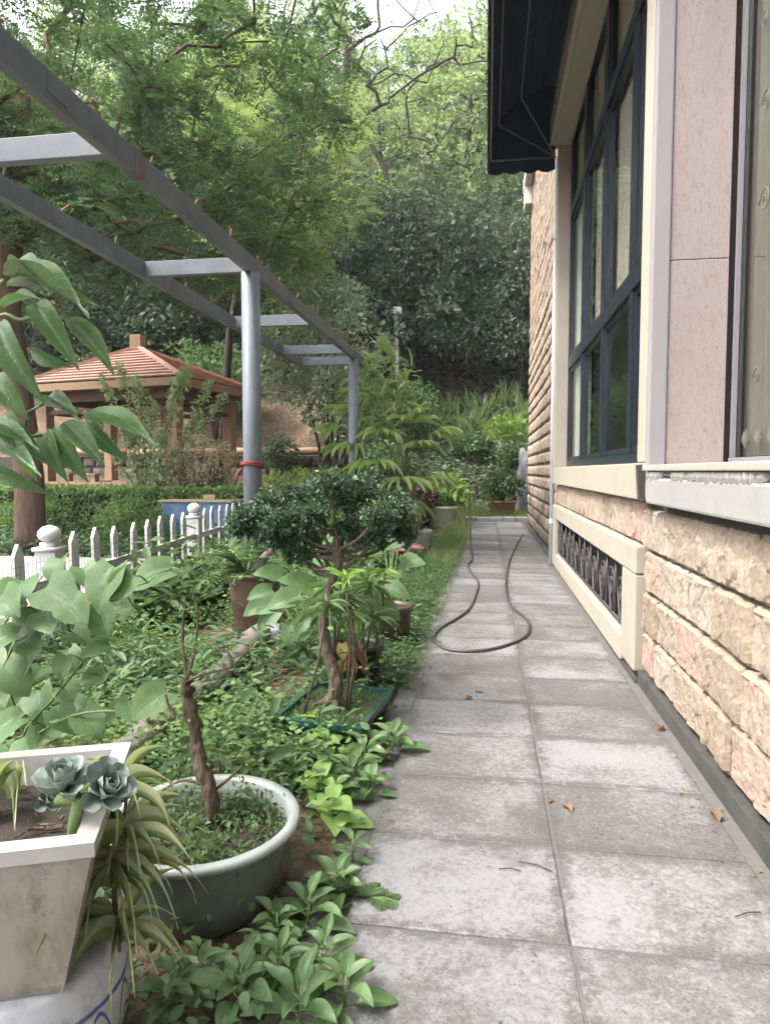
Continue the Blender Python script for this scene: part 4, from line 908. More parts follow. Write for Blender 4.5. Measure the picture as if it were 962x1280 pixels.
# evergreen trees filling the slope: prototypes with clumped crowns, copied
def evergreen(seed, h, r, leafm, label, group, per=62, lsize=0.19, cl=170):
    att = np.vstack([ell_points(int(cl * 0.65), (0, 0, h * 0.62), (r, r, h * 0.4), seed, -1, 0.55), ell_points(int(cl * 0.35), (0.2, 0, h * 0.3), (r * 1.05, r * 1.05, h * 0.24), seed + 1, -1, 0.5)])
    return make_tree('evergreen_tree', (0, -60, -200), [(0, 0, -0.2), (0.15, 0.1, h * 0.3), (-0.1, 0, h * 0.6), (0.1, 0, h * 0.85)], att, seed, leafm, 'bark_dark', label, group=group, rtip=0.016, per=per, csize=0.55, lsize=lsize, base_r=0.17, frac=0.3)
G1 = 'dark evergreens on the wooded slope'; L1 = 'dense dark evergreen tree on the wooded slope behind the garden'
G2 = 'mid green trees on the wooded slope'; L2 = 'loose mid green tree on the upper wooded slope'
G3 = 'pale trees at the top of the slope'; L3 = 'pale green hazy tree near the top of the wooded slope'
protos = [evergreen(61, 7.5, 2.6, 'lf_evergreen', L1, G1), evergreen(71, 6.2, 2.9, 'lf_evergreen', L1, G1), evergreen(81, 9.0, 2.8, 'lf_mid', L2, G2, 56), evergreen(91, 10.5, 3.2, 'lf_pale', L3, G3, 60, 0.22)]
spots = []
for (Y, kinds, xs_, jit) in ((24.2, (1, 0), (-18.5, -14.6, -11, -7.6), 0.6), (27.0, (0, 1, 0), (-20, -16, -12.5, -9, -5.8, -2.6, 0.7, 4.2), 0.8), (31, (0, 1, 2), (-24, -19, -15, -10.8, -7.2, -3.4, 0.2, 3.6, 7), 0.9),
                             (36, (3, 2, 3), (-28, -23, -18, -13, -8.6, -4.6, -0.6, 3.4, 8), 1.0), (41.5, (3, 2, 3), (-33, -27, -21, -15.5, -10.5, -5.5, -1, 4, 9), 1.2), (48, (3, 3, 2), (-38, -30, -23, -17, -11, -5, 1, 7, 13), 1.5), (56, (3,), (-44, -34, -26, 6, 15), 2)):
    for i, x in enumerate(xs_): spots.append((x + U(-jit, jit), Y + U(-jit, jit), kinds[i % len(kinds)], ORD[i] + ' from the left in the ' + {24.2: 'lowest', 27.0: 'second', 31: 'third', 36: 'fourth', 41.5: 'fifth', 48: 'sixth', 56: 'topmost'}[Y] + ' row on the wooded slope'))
used = set()
KIND = ['dense dark evergreen, ', 'broad dark evergreen, ', 'mid green tree, ', 'pale green tree, ']
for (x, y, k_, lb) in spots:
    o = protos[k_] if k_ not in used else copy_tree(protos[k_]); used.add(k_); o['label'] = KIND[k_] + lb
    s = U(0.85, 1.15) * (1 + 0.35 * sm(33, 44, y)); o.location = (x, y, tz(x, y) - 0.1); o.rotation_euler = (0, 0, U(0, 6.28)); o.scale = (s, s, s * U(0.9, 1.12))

# ------------------------------------------------------------------ shrubs
def shrub(name, base, r, h, seed, leafm, label, cat='shrub', per=40, lsize=0.07, n=60, csize=0.2, stems=5, bark='bark', group=None, lo=0.25, tpl='dia', wr=0.5, up=0.5):
    base = Vector(base); t = thing(name, base, label, cat, group); g = random.Random(seed)
    A = ell_points(n, (0, 0, h * (0.5 + lo / 2)), (r, r, h * (0.5 - lo / 2)), seed, -1, 0.55); b_ = MB()
    for i in range(stems):
        a = g.uniform(0, 6.28); e = A[(i * 7) % n]; b_.tube([(0.04 * math.cos(a), 0.04 * math.sin(a), -0.05), (e[0] * 0.35, e[1] * 0.35, h * 0.3), (e[0] * .7, e[1] * .7, e[2] * .8), tuple(e)], [0.022 * h ** .5, 0.016 * h ** .5, 0.01, 0.004], 5)
    me = bpy.data.meshes.new('stem'); me.from_pydata([tuple(v) for v in b_.v], [], b_.f); me.update(); link('stem', me, bark, t)
    P, D, N, s, rn = clump_leaves(A, csize * (0.7 + 0.6 * rng.random(n)), per, lsize, up); me = leaf_cloud('foliage', P, D, N, s, s * wr, tpl, rn); link('foliage', me, leafm, t); return t
def sx(px, Y): return at(px, 500, Y=Y).x
x = sx(412, 16.8); shrub('osmanthus_tree', (x, 16.8, 0.35), 1.75, 5.5, 101, 'lf_greyshrub', 'rounded pale leaved small tree behind the far pergola post', 'tree', per=52, lsize=0.13, n=150, csize=0.38, stems=9, bark='bark_dark', lo=0.4)
x = sx(350, 18.2); shrub('round_shrub', (x, 18.2, 0.9), 0.5, 1.35, 103, 'lf_evergreen', 'small round clipped shrub on the bank between the pergola posts', per=40, lsize=0.09, n=50, csize=0.18, stems=4, lo=0.3)
x = sx(262, 20); shrub('leafy_shrub', (x, 20.3, tz(x, 20.3)), 1.5, 2.9, 105, 'lf_mid', 'bright leafy shrub behind the right end of the pavilion roof', per=50, lsize=0.16, n=90, csize=0.4)
x = sx(130, 21); shrub('leafy_shrub', (x, 21, tz(x, 21)), 1.7, 2.3, 106, 'lf_evergreen', 'dark shrub seen under the pavilion roof', per=50, lsize=0.14, n=80, csize=0.4)
x = sx(375, 13); shrub('lime_bush', (x, 13, 0.0), 0.95, 1.25, 107, 'lf_lime', 'low lime green bush between the pergola posts', per=44, lsize=0.075, n=80, csize=0.2)
x = sx(430, 14); shrub('lime_bush', (x, 14.2, 0.0), 0.8, 1.2, 108, 'lf_hedge', 'green bush behind the far pergola post', per=44, lsize=0.08, n=60, csize=0.2)
x = sx(500, 23); shrub('leafy_shrub', (x, 23.2, tz(x, 23.2)), 1.25, 2.6, 109, 'lf_mid', 'leafy green shrub at the foot of the white pole', per=50, lsize=0.15, n=80, csize=0.36)
x = sx(470, 21); shrub('leafy_shrub', (x, 21.4, tz(x, 21.4)), 1.1, 1.7, 118, 'lf_ground', 'low green shrub left of the bank behind the palm', per=50, lsize=0.12, n=70, csize=0.3)
x = sx(587, 23.2); shrub('round_shrub', (x, 23.0, tz(x, 23.0) - .1), 0.75, 1.0, 110, 'lf_ground', 'rounded green shrub in the middle of the bank', per=50, lsize=0.15, n=60, csize=0.25, lo=0.1)
x = sx(600, 26); shrub('climber', (x, 27.6, tz(x, 27.6)), 0.6, 5.5, 111, 'lf_evergreen', 'ivy covered trunk at the dark edge of the wood', 'plant', per=40, lsize=0.13, n=60, csize=0.28)
x = sx(640, 22.6); shrub('leafy_shrub', (x, 22.4, tz(x, 22.4)), 0.6, 1.0, 112, 'lf_mid', 'small green shrub beside the grey rock', per=40, lsize=0.12, n=40, csize=0.22)
# dry twiggy shrub and flowering climber in front of the pavilion
x = sx(250, 12.9); dsb = V3(x, 12.9, 0.2); ds = thing('dry_shrub', dsb, 'dry beige twiggy shrub in front of the pavilion', 'shrub')
A = ell_points(150, (0, 0, 1.15), (0.85, 0.5, 0.62), 120, -1, 0.2); b_ = MB()
for e in A: b_.tube([(U(-.08, .08), U(-.08, .08), 0), (e[0] * .4, e[1] * .4, e[2] * .5), tuple(e * np.array([1, 1, .95])), (e[0] * 1.06, e[1] * 1.06, e[2] + .08)], [0.012, 0.008, 0.005, 0.002], 4, False)
me = bpy.data.meshes.new('twig'); me.from_pydata([tuple(v) for v in b_.v], [], b_.f); link('twig', me, 'twig', ds)
P, D, N, s, rn = clump_leaves(A, np.full(150, 0.1), 26, 0.055); link('foliage', leaf_cloud('foliage', P, D, N, s, s * .45, 'dia', rn), 'lf_dry', ds)
x = sx(185, 12.9); cl = thing('climbing_shrub', (x, 12.9, 0.2), 'lanky shrub with arching pale leaved shoots before the pavilion', 'shrub'); b_ = MB(); A = []
for (px, py) in ((128, 470), (150, 455), (172, 470), (190, 500), (225, 470), (262, 480), (282, 495), (110, 520), (235, 455), (200, 540), (160, 540), (250, 520)):
    e = at(px, py, Y=12.6 + U(-.3, .3)); e = e - V3(x, 12.9, 0.2); pts = [(U(-.1, .1), U(-.1, .1), 0), (e.x * .35, e.y * .4, e.z * .45), (e.x * .8, e.y * .8, e.z * .85), (e.x, e.y, e.z)]; b_.tube(pts, [.014, .011, .008, .003], 5)
    for k in range(26):
        t = 0.3 + 0.7 * k / 25; i = min(2, int(t * 3)); f_ = t * 3 - i; q = Vector(pts[i]).lerp(Vector(pts[i + 1]), f_); A.append((q.x + U(-.05, .05), q.y + U(-.05, .05), q.z))
me = bpy.data.meshes.new('shoot'); me.from_pydata([tuple(v) for v in b_.v], [], b_.f); link('shoot', me, 'twig', cl)
A = np.array(A + list(ell_points(26, (0.1, 0, 0.8), (0.6, 0.4, 0.5), 131, -1, .3))); P, D, N, s, rn = clump_leaves(A, np.full(len(A), 0.07), 9, 0.095); link('foliage', leaf_cloud('foliage', P, D, N, s, s * .5, 'six', rn), 'lf_climber', cl)
# clipped hedge
hx0, hx1, hy0, hy1, hz = -13.5, -4.55, 12.0, 13.2, 0.98
hd = thing('hedge', ((hx0 + hx1) / 2, 12.6, 0), 'long clipped green hedge behind the picket fence', 'hedge')
n = 26000; face = rng.random(n); X = rng.uniform(hx0, hx1, n); Yh = np.where(face < 0.5, hy0 + rng.random(n) * 0.12, rng.uniform(hy0, hy1, n)); Zh = np.where(face < 0.5, rng.uniform(0.05, hz, n), hz - rng.random(n) * 0.1)
lump = np.array([0.1 * mnoise.noise(Vector((a * 1.3, b * 1.3, c * 1.5))) + 0.06 * mnoise.noise(Vector((a * 4, b * 4, c * 4))) for a, b, c in zip(X, Yh, Zh)])
Yh = np.where(face < 0.5, Yh - lump, Yh); Zh = np.where(face >= 0.5, Zh + lump, Zh) + 0.35 * np.clip((Yh - 12.0) / 1.5, 0, 1) * 0
nb_ = np.where((face < 0.5)[:, None], np.array([0, -1, 0.6]), np.array([0, -0.2, 1.0])); N = unit(nb_ + rng.normal(size=(n, 3)) * 0.45); D = rdir(n, 0.4); s = 0.075 * (0.6 + 0.8 * rng.random(n))
loc = np.array(hd.location); me = leaf_cloud('foliage', np.stack([X, Yh, Zh], 1) - loc, D, N, s, s * 0.6, 'dia', rng.random(n)); link('foliage', me, 'lf_hedge', hd)
MB().box(hx0 + .1, hx1 - .1, hy0 + 0.16, hy1 - .1, 0.0, hz - 0.16).build('branch_core', 'bark_dark', hd)
x = -7.6; shrub('lime_bush', (-6.2, 11.5, 0.0), 0.75, 0.72, 141, 'lf_groundlime', 'low yellow green shrub in front of the clipped hedge', per=40, lsize=0.07, n=50, csize=0.17)
shrub('lime_bush', (-8.6, 11.5, 0.0), 0.8, 0.66, 142, 'lf_groundlime', 'yellow green shrub between tree trunk and hedge', per=40, lsize=0.07, n=50, csize=0.17)

# ------------------------------------------------------------------ rock, lamp pole, bank plants
def rock(name, base, sx_, sy_, sz_, seed, label, m='grey_rock', amp=0.35):
    bm = bmesh.new(); bmesh.ops.create_icosphere(bm, subdivisions=4, radius=1.0)
    for v in bm.verts:
        k = 1 + amp * mnoise.fractal(v.co * 1.4 + Vector((seed * 5.0, 0, 0)), 0.9, 2.0, 5) + 0.05 * mnoise.noise(v.co * 7)
        v.co = Vector((v.co.x * sx_ * k, v.co.y * sy_ * k, v.co.z * sz_ * k + sz_ * 0.55))
    me = bpy.data.meshes.new(name); bm.to_mesh(me); bm.free(); me.polygons.foreach_set('use_smooth', [True] * len(me.polygons))
    return tag(link(name, me, m, None, base), label, 'rock')
x = sx(657, 19.8); rock('scholar_rock', (x + .25, 19.8, 0.0), 0.5, 0.4, 1.35, 3, 'tall craggy grey rock beside the house corner', amp=0.5)
x = sx(625, 23.6); rock('boulder', (x, 23.9, tz(x, 23.9) - .1), 0.5, 0.4, 0.35, 5, 'brown boulder on the bank below the strap leaved plants')
lpx = at(497, 465, Y=25.5); zb = tz(lpx.x, 25.5)
lp = thing('camera_pole', (lpx.x, 25.5, zb), 'white pole with small camera and dark lamp on the bank', 'pole')
MB().tube([(lpx.x, 25.5, zb - .2), (lpx.x - .05, 25.5, 7.1)], 0.065, 10).build('pole', 'white_plastic', lp, True)
MB().box(lpx.x - .02, lpx.x + .32, 25.4, 25.6, 6.2, 6.85).build('lamp', 'black_plastic', lp, bevel=0.03)
MB().box(lpx.x - .15, lpx.x + .15, 25.3, 25.6, 7.1, 7.35).tube([(lpx.x, 25.3, 7.22), (lpx.x + .05, 25.1, 7.2)], 0.07, 10).build('camera_head', 'white_plastic', lp, bevel=0.0)
def strap_plant(name, base, n, ln, wd, seed, leafm, label, group=None, cat='plant', arch=0.5):
    g = np.random.default_rng(seed); t = thing(name, base, label, cat, group); a = g.uniform(0, 6.28, n); el = g.uniform(0.5, 1.35, n)
    D = np.stack([np.cos(a) * np.cos(el), np.sin(a) * np.cos(el), np.sin(el)], 1); Ls = ln * g.uniform(.6, 1.15, n); pts = []
    V = []; F = []; r_ = []
    for i in range(n):
        p = np.array([g.normal() * .08 * ln, g.normal() * .08 * ln, 0]); d = D[i].copy(); sd_ = unit(np.cross(d, [0, 0, 1.0])); k = 6; n0 = len(V); q = g.random()
        for j in range(k + 1):
            w_ = wd * (0.5 + 1.0 * (j / k)) * (1 - (j / k) ** 3) + 0.001; V += [p - sd_ * w_ / 2, p + sd_ * w_ / 2]; r_ += [q, q]; p = p + d * Ls[i] / k; d = unit(d + np.array([0, 0, -arch * (0.2 + j / k) * 0.5]))
        F += [(n0 + 2 * j, n0 + 2 * j + 1, n0 + 2 * j + 3, n0 + 2 * j + 2) for j in range(k)]
    me = bpy.data.meshes.new('foliage'); me.from_pydata([tuple(v) for v in V], [], F); me.update(); at_ = me.attributes.new('rnd', 'FLOAT', 'POINT'); at_.data.foreach_set('value', r_); link('foliage', me, leafm, t); return t
for i, px in enumerate((548, 566, 582, 598, 613, 628, 642, 656, 590, 622, 650, 574)):
    Y = 25.2 + (i % 3) * 0.5 if i < 8 else 24.6; x = sx(px, Y)
    strap_plant('strap_leaf_plant', (x, Y, tz(x, Y) - .05), 46, 1.35 + U(-.2, .3), 0.075, 200 + i, 'lf_strap', 'clump of long strap leaves on the bank, ' + ORD[sorted((548, 566, 582, 598, 613, 628, 642, 656, 590, 622, 650, 574)).index(px)] + ' from the left', 'strap leaved clumps on the bank')
# ------------------------------------------------------------------ ground cover
def cover(name, n, xr, yr, mask, size, leafm, label, tpl='six', per=7, wr=0.55, hgt=0.06, spread=0.05, tilt=0.5):
    P0 = []
    while len(P0) < n:
        x, y = rng.uniform(*xr), rng.uniform(*yr)
        if mask(x, y): P0.append((x, y, tz(x, y)))
    P0 = np.array(P0); k = len(P0) * per; c = np.repeat(P0, per, 0); sc = np.repeat(0.6 + 0.8 * rng.random(len(P0)), per)
    a = rng.uniform(0, 2 * math.pi, k); el = rng.uniform(-0.1, 1.0, k) * tilt; D = np.stack([np.cos(a) * np.cos(el), np.sin(a) * np.cos(el), np.sin(el)], 1)
    off = np.stack([rng.normal(size=k) * spread, rng.normal(size=k) * spread, np.abs(rng.normal(size=k)) * hgt], 1); N = np.tile([0, 0, 1.0], (k, 1)) + rng.normal(size=(k, 3)) * 0.35
    s = size * sc * (0.7 + 0.6 * rng.random(k)); rn = np.clip(np.repeat(rng.random(len(P0)), per) * .6 + rng.random(k) * .4, 0, 1)
    o = link(name, leaf_cloud(name, c + off * sc[:, None], D, N, s, s * wr, tpl, rn), leafm); return tag(o, label, 'ground cover', kind='stuff')
def nz(x, y, f, o): return mnoise.noise(Vector((x * f, y * f, o)))
POTS = [(-0.83, 1.88, 0.3), (-0.74, 3.23, 0.3), (-1.86, 5.2, 0.25), (-1.72, 4.8, 0.3)]
def garden(x, y): return -3.5 < x < -0.49 and not (6.5 < y < 10.6 and -0.128 * y < x < -0.075 * y) and not any((x - a) ** 2 + (y - b) ** 2 < r * r for a, b, r in POTS)
cover('low_weeds', 5200, (-4.4, -0.5), (1.0, 11), lambda x, y: garden(x, y) and nz(x, y, 1.1, 1) > -0.25, 0.034, 'lf_ground', 'small leaved weeds covering the garden soil', per=9, hgt=0.06, spread=0.05)
cover('round_leaf_weeds', 2600, (-3.5, -0.6), (1.2, 8), lambda x, y: garden(x, y) and nz(x, y, 0.9, 7) > 0.0, 0.026, 'lf_groundlime', 'pale round leaved creeping plants in the garden bed', per=12, wr=0.85, hgt=0.11, spread=0.06)
cover('lance_weeds', 1500, (-4.3, -0.7), (2.5, 10), lambda x, y: garden(x, y) and nz(x, y, 0.8, 17) > 0.02, 0.075, 'lf_ground', 'taller pointed leaved weeds in the bed', per=9, wr=0.33, hgt=0.11, spread=0.05, tilt=0.8)
cover('path_moss', 6400, (-1.5, -0.47), (3.9, 13), lambda x, y: -3 < x < -0.47 and x > -0.5 - 0.35 - 0.05 * y and rng.random() < 0.35 + 0.65 * sm(-1.2, -0.5, x), 0.03, 'lf_mid', 'fine fern like ground cover along the path edge', 'dia', per=12, wr=0.35, hgt=0.035, spread=0.05)
cover('dry_grass', 1100, (-0.9, -0.3), (8.6, 17), lambda x, y: x < -0.47 and x > -0.8, 0.2, 'lf_grass', 'tufts of pale grass at the far end of the path', 'blade', per=9, wr=0.03, hgt=0.02, spread=0.05, tilt=1.3)
cover('lawn', 4200, (-3.2, 2.2), (17.6, 20.9), lambda x, y: True, 0.24, 'lf_grass', 'rough yellowish grass beyond the path', 'blade', per=8, wr=0.035, hgt=0.02, spread=0.07, tilt=1.3)
cover('bank_cover', 7000, (-5, 4), (20.2, 26.5), lambda x, y: nz(x, y, .5, 4) > -0.45, 0.1, 'lf_greyshrub', 'grey green creeping plants covering the bank', per=10, wr=0.6, hgt=0.16, spread=0.16)
cover('wood_floor', 3500, (-24, 5), (20, 40), lambda x, y: y > 26 or (x < -4.5 and y > 22.5), 0.2, 'lf_evergreen', 'dark undergrowth on the floor of the wood', per=9, wr=0.5, hgt=0.3, spread=0.3)
cover('fence_weeds', 1300, (-3.5, -2.4), (5.0, 11), lambda x, y: x < -2.5 and x > -2.9 - y * .04, 0.12, 'lf_mid', 'leafy weeds growing along the picket fence', per=8, wr=0.4, hgt=0.16, spread=0.08, tilt=0.9)
cover('strip_weeds', 1500, (-9, -3.7), (9.3, 12), lambda x, y: True, 0.09, 'lf_ground', 'low green plants between the fence and the hedge', per=8, wr=0.5, hgt=0.1, spread=0.1)
cover('post_shrubs', 1500, (-3.2, -0.9), (8, 16), lambda x, y: garden(x, y) and -3.1 < x < -1.35 - .03 * (y - 8) and nz(x, y, .7, 31) > -0.1, 0.1, 'lf_mid', 'mixed green plants around the far pergola post', per=12, wr=0.45, hgt=0.24, spread=0.12, tilt=0.9)
me = leaf_cloud('litter', np.stack([np.concatenate([rng.uniform(0.76, 0.88, 260), rng.uniform(-0.45, 0.85, 20)]), np.concatenate([rng.uniform(2.2, 15, 260), rng.uniform(1.6, 14, 20)]), np.full(280, 0.033)], 1), rdir(280) * np.array([1, 1, .1]), np.tile([0, 0, 1.0], (280, 1)) + rng.normal(size=(280, 3)) * .15, rng.uniform(.01, .03, 280), rng.uniform(.005, .014, 280), 'six')
n = 500; cr = leaf_cloud('crumbs', np.stack([np.where(rng.random(n) < .6, rng.normal(-0.46, 0.05, n), rng.uniform(-.4, .85, n)), rng.uniform(1.2, 9, n), np.full(n, 0.031)], 1), rdir(n) * np.array([1, 1, .2]), np.tile([0, 0, 1.0], (n, 1)) + rng.normal(size=(n, 3)) * .4, rng.uniform(.004, .014, n), rng.uniform(.003, .009, n), 'six')
tag(link('soil_crumbs', cr, 'dead_leaf'), 'tiny crumbs of soil and leaf on the paving', 'crumbs', kind='stuff')
tag(link('leaf_litter', me, 'lf_brown'), 'dry brown leaves scattered along the path', 'leaf litter', kind='stuff')

# ------------------------------------------------------------------ hose and small things on the path
hp = [(588, 655), (587, 672), (590, 697), (585, 705), (588, 715), (597, 727), (595, 740), (588, 758), (575, 770), (553, 783), (543, 793), (543, 801), (555, 810), (580, 814), (610, 812), (637, 805), (656, 795), (661, 784), (656, 772), (641, 760), (633, 745), (632, 725), (636, 703), (643, 685), (653, 668)]
raw = [at(a, b, Z=0.038) for a, b in hp]
def catmull(p, k=6):
    out = []
    for i in range(len(p) - 1):
        a, b_, c, d = p[max(i - 1, 0)], p[i], p[i + 1], p[min(i + 2, len(p) - 1)]
        for j in range(k):
            t = j / k; out.append(0.5 * ((2 * b_) + (c - a) * t + (2 * a - 5 * b_ + 4 * c - d) * t * t + (3 * b_ - a - 3 * c + d) * t ** 3))
    return out + [p[-1]]
tag(MB().tube(catmull(raw), 0.0125, 10).build('garden_hose', 'rubber', None, True, base=raw[12]), 'brown rubber hose lying in a loop on the path', 'hose')
for i, (px, py, ln) in enumerate(((714, 1015, .045), (898, 1027, .05), (604, 866, .04), (590, 872, .045), (690, 1000, .03), (820, 912, .05))):
    t = thing('fallen_leaf', at(px, py, Z=0.03), ['small reddish brown fallen leaf on the right hand tiles', 'brown fallen leaf near the wall foot', 'orange fallen leaf on the left tiles beyond the green pot', 'pale fallen leaf on the left edge of the path', 'tiny dry leaf on the middle joint of the path', 'brown curled leaf beside the dark plinth'][i], 'leaf')
    put_leaf(t, leaf_me('ellip', 'lf_brown', 0.5, 0.3, i % 2), t.location, (U(-1, 1), U(-1, 1), 0.1), (0, 0, 1), ln * 1.4, ln * .7, 'leaf_blade')
for i, (a, b_) in enumerate((((648, 1077), (689, 1089)), ((623, 1086), (651, 1089)), ((918, 1146), (950, 1140)))):
    p, q = at(*a, Z=0.034), at(*b_, Z=0.034); o = MB().tube([p, p.lerp(q, .5) + V3(.004, .006, .003), q], 0.0018, 5).build('twig', 'bark_dark', None, base=p)
    tag(o, ['thin dark twig on the near left tiles', 'short dark twig beside the longer one on the left tiles', 'bent dark twig on the near right tiles'][i], 'twig')

# ------------------------------------------------------------------ weathered log in the bed
lgp = [at(a, b, Z=0.06) for a, b in ((120, 975), (175, 930), (215, 890), (270, 850), (318, 800), (345, 775))]
tag(MB().tube(catmull(lgp, 4), [0.085 + 0.012 * math.sin(i * 1.3) for i in range(21)], 12).build('fallen_log', 'log_wood', None, True, base=lgp[2]), 'weathered grey log lying curved across the garden bed', 'log')
for i, (px, py, s) in enumerate(((660, 760, 0), (395, 830, .09), (480, 800, .13), (345, 800, .1))):
    if s:
        b_ = at(px, py, Z=0); rock('garden_stone', b_, s * 1.2, s, s * .8, 60 + i, ['', 'grey stone left of the bonsai trunk', 'grey stone behind the bonsai on the path side', 'grey stone beside the brown clay pot'][i])

# ------------------------------------------------------------------ potted plants
def soil_disc(par, c, r, z): return MB().lathe((c[0], c[1], z), [(r, 0), (r * .6, .012), (0.0, .02)], 24, 0.02).build('soil', 'soil', par, True)
# round celadon bowl with a dead bonsai trunk
BC = V3(-0.84, 1.9, 0.0)
bowl = thing('bowl_planter', BC, 'round celadon glazed bowl planter with pale rim in the foreground', 'planter')
MB().lathe(BC, [(0.0, 0.0), (0.2, 0.0), (0.215, 0.015), (0.245, 0.1), (0.268, 0.215), (0.272, 0.232)], 48).build('body', 'celadon', bowl, True)
MB().lathe(BC, [(0.272, 0.232), (0.288, 0.234), (0.292, 0.246), (0.286, 0.256), (0.262, 0.256), (0.255, 0.245), (0.245, 0.18), (0.24, 0.14)], 48).build('rim', 'celadon_rim', bowl, True)
soil_disc(bowl, BC, 0.25, 0.195)
dt = [at(272, 1030, Y=1.92), at(262, 990, Y=1.92), at(247, 940, Y=1.95), at(242, 905, Y=1.96), at(236, 875, Y=1.97), at(232, 850, Y=1.97)]
dbs = V3(dt[0].x, dt[0].y, 0.185)
dead = thing('dead_bonsai', dbs, 'stumpy dead bonsai trunk with thin twigs in the round bowl', 'plant'); dt[0] = dbs - V3(0, 0, 0.02)
cm = catmull(dt, 5); n = len(cm); MB().tube([p + V3(U(-.006, .006), U(-.006, .006), 0) for p in cm], [0.024 - 0.005 * i / n + U(-.005, .005) for i in range(n)], 12).build('trunk', 'dead_wood', dead, True)
tw = MB(); top = dt[-1]
for pts in (((232, 852), (255, 842), (290, 832), (320, 800)), ((290, 832), (285, 815), (275, 812)), ((232, 852), (242, 820), (248, 770), (240, 735)), ((235, 850), (228, 800), (232, 750)), ((242, 905), (215, 890), (205, 860)), ((262, 985), (230, 975), (200, 990)), ((265, 990), (290, 970), (300, 960)), ((250, 960), (275, 965), (268, 935))):
    q = [at(a, b, Y=1.96) for a, b in pts]; MB().tube(catmull(q, 3), [0.006 - 0.0012 * j / 3 for j in range(3 * len(q) - 2)], 5).build('twig', 'twig', dead, True)
A = []
for (px, py) in ((225, 905), (258, 900), (270, 915), (215, 930), (228, 950), (210, 960), (275, 890), (255, 870), (240, 830), (230, 800), (246, 812), (262, 830), (285, 820), (240, 740), (232, 755), (250, 765), (246, 790), (262, 800), (225, 765), (205, 870), (215, 890), (200, 985), (225, 978), (268, 940), (295, 965), (255, 990), (245, 1000), (262, 1010)):
    for _ in range(12): A.append(at(px + U(-14, 14), py + U(-10, 12), Y=1.96 + U(-.05, .05)))
A = np.array(A) - np.array(dbs); n = len(A); s = rng.uniform(.011, .02, n); link('foliage', leaf_cloud('foliage', A, rdir(n), rdir(n, 1.2), s, s * .65, 'six'), 'lf_groundlime', dead)
bc = np.array([(BC.x + r_ * math.cos(a), BC.y + r_ * math.sin(a), 0.2 + 0.03 * q_) for r_, a, q_ in zip(0.24 * np.sqrt(rng.random(330)), rng.uniform(0, 6.28, 330), rng.random(330))]); n = len(bc) * 5; c = np.repeat(bc, 5, 0) + rng.normal(size=(n, 3)) * .012 + np.array([0, 0, .02]); s = rng.uniform(.01, .024, n)
link('weed_cover', leaf_cloud('weed_cover', c - np.array(BC), rdir(n, .3), rdir(n, 1.5), s, s * .6, 'six'), 'lf_ground', bowl); tag(bowl.children[-1], kind='stuff')
for i in range(40): put_leaf(bowl, leaf_me('strap', 'lf_grass', 0.9, 0.1, i % 3), BC + V3(U(-.18, .2), U(-.2, .16), .2), (U(-1, 1), U(-1, 1), 1.1), (U(-.5, .5), U(-.5, .5), .5), U(.06, .14), .006, 'grass_blade')
pq = at(310, 1010, Y=1.98); pp = MB()
for (a, b_) in (((-.075, .02), (.0, -.035)), ((.0, -.035), (.07, .015))):
    pp.add([(pq.x + a[0], pq.y + a[1], pq.z - .06), (pq.x + b_[0], pq.y + b_[1], pq.z - .07), (pq.x + b_[0], pq.y + b_[1], pq.z + .03), (pq.x + a[0], pq.y + a[1], pq.z + .05)], [(0, 1, 2, 3)])
o = pp.build('plastic_box', 'clear_plastic', None, base=pq); sm_ = o.modifiers.new('s', 'SOLIDIFY'); sm_.thickness = 0.002; tag(o, 'clear plastic box stuck in the soil of the round bowl', 'plastic box')
# square white pot on a porcelain stand
sp_c = V3(-0.995, 1.23, 0); ua = V3(-0.36, 0.93, 0).normalized(); ub = V3(-ua.y, ua.x, 0)
def sq(h, z, o_=V3(0, 0, 0)): return [sp_c + ua * (i * h) + ub * (j * h) + V3(0, 0, z) for i, j in ((-1, -1), (1, -1), (1, 1), (-1, 1))]
spt = thing('square_planter', (sp_c.x, sp_c.y, 0.3), 'stained square white planter with tapering sides at the left edge', 'planter')
MB().loft([sq(.15, .3), sq(.16, .32), sq(.226, .6)], False).build('body', 'white_pot', spt)
MB().loft([sq(.226, .6), sq(.234, .605), sq(.234, .632), sq(.196, .632), sq(.185, .55)], False).build('rim', 'white_rim', spt)
MB().add(sq(.19, .565), [(0, 1, 2, 3)]).build('soil', 'soil', spt)
mul = rng.uniform(-.17, .17, (60, 2)); b_ = MB()
for a, c in mul: p = sp_c + ua * a + ub * c + V3(0, 0, .575); b_.tube([p, p + V3(U(-.03, .03), U(-.03, .03), U(0, .01))], U(.003, .006), 5)
tag(b_.build('bark_mulch', 'twig', spt), kind='stuff')
st = thing('porcelain_pot', (sp_c.x + .03, sp_c.y + .02, 0), 'blue and white porcelain drum under the square planter', 'pot')
MB().lathe((sp_c.x + .03, sp_c.y + .02, 0), [(0.0, 0), (0.17, 0), (0.18, .03), (0.215, .15), (0.21, .24), (0.19, .285), (0.18, .297), (0.0, .298)], 40).build('body', 'porcelain', st, True)
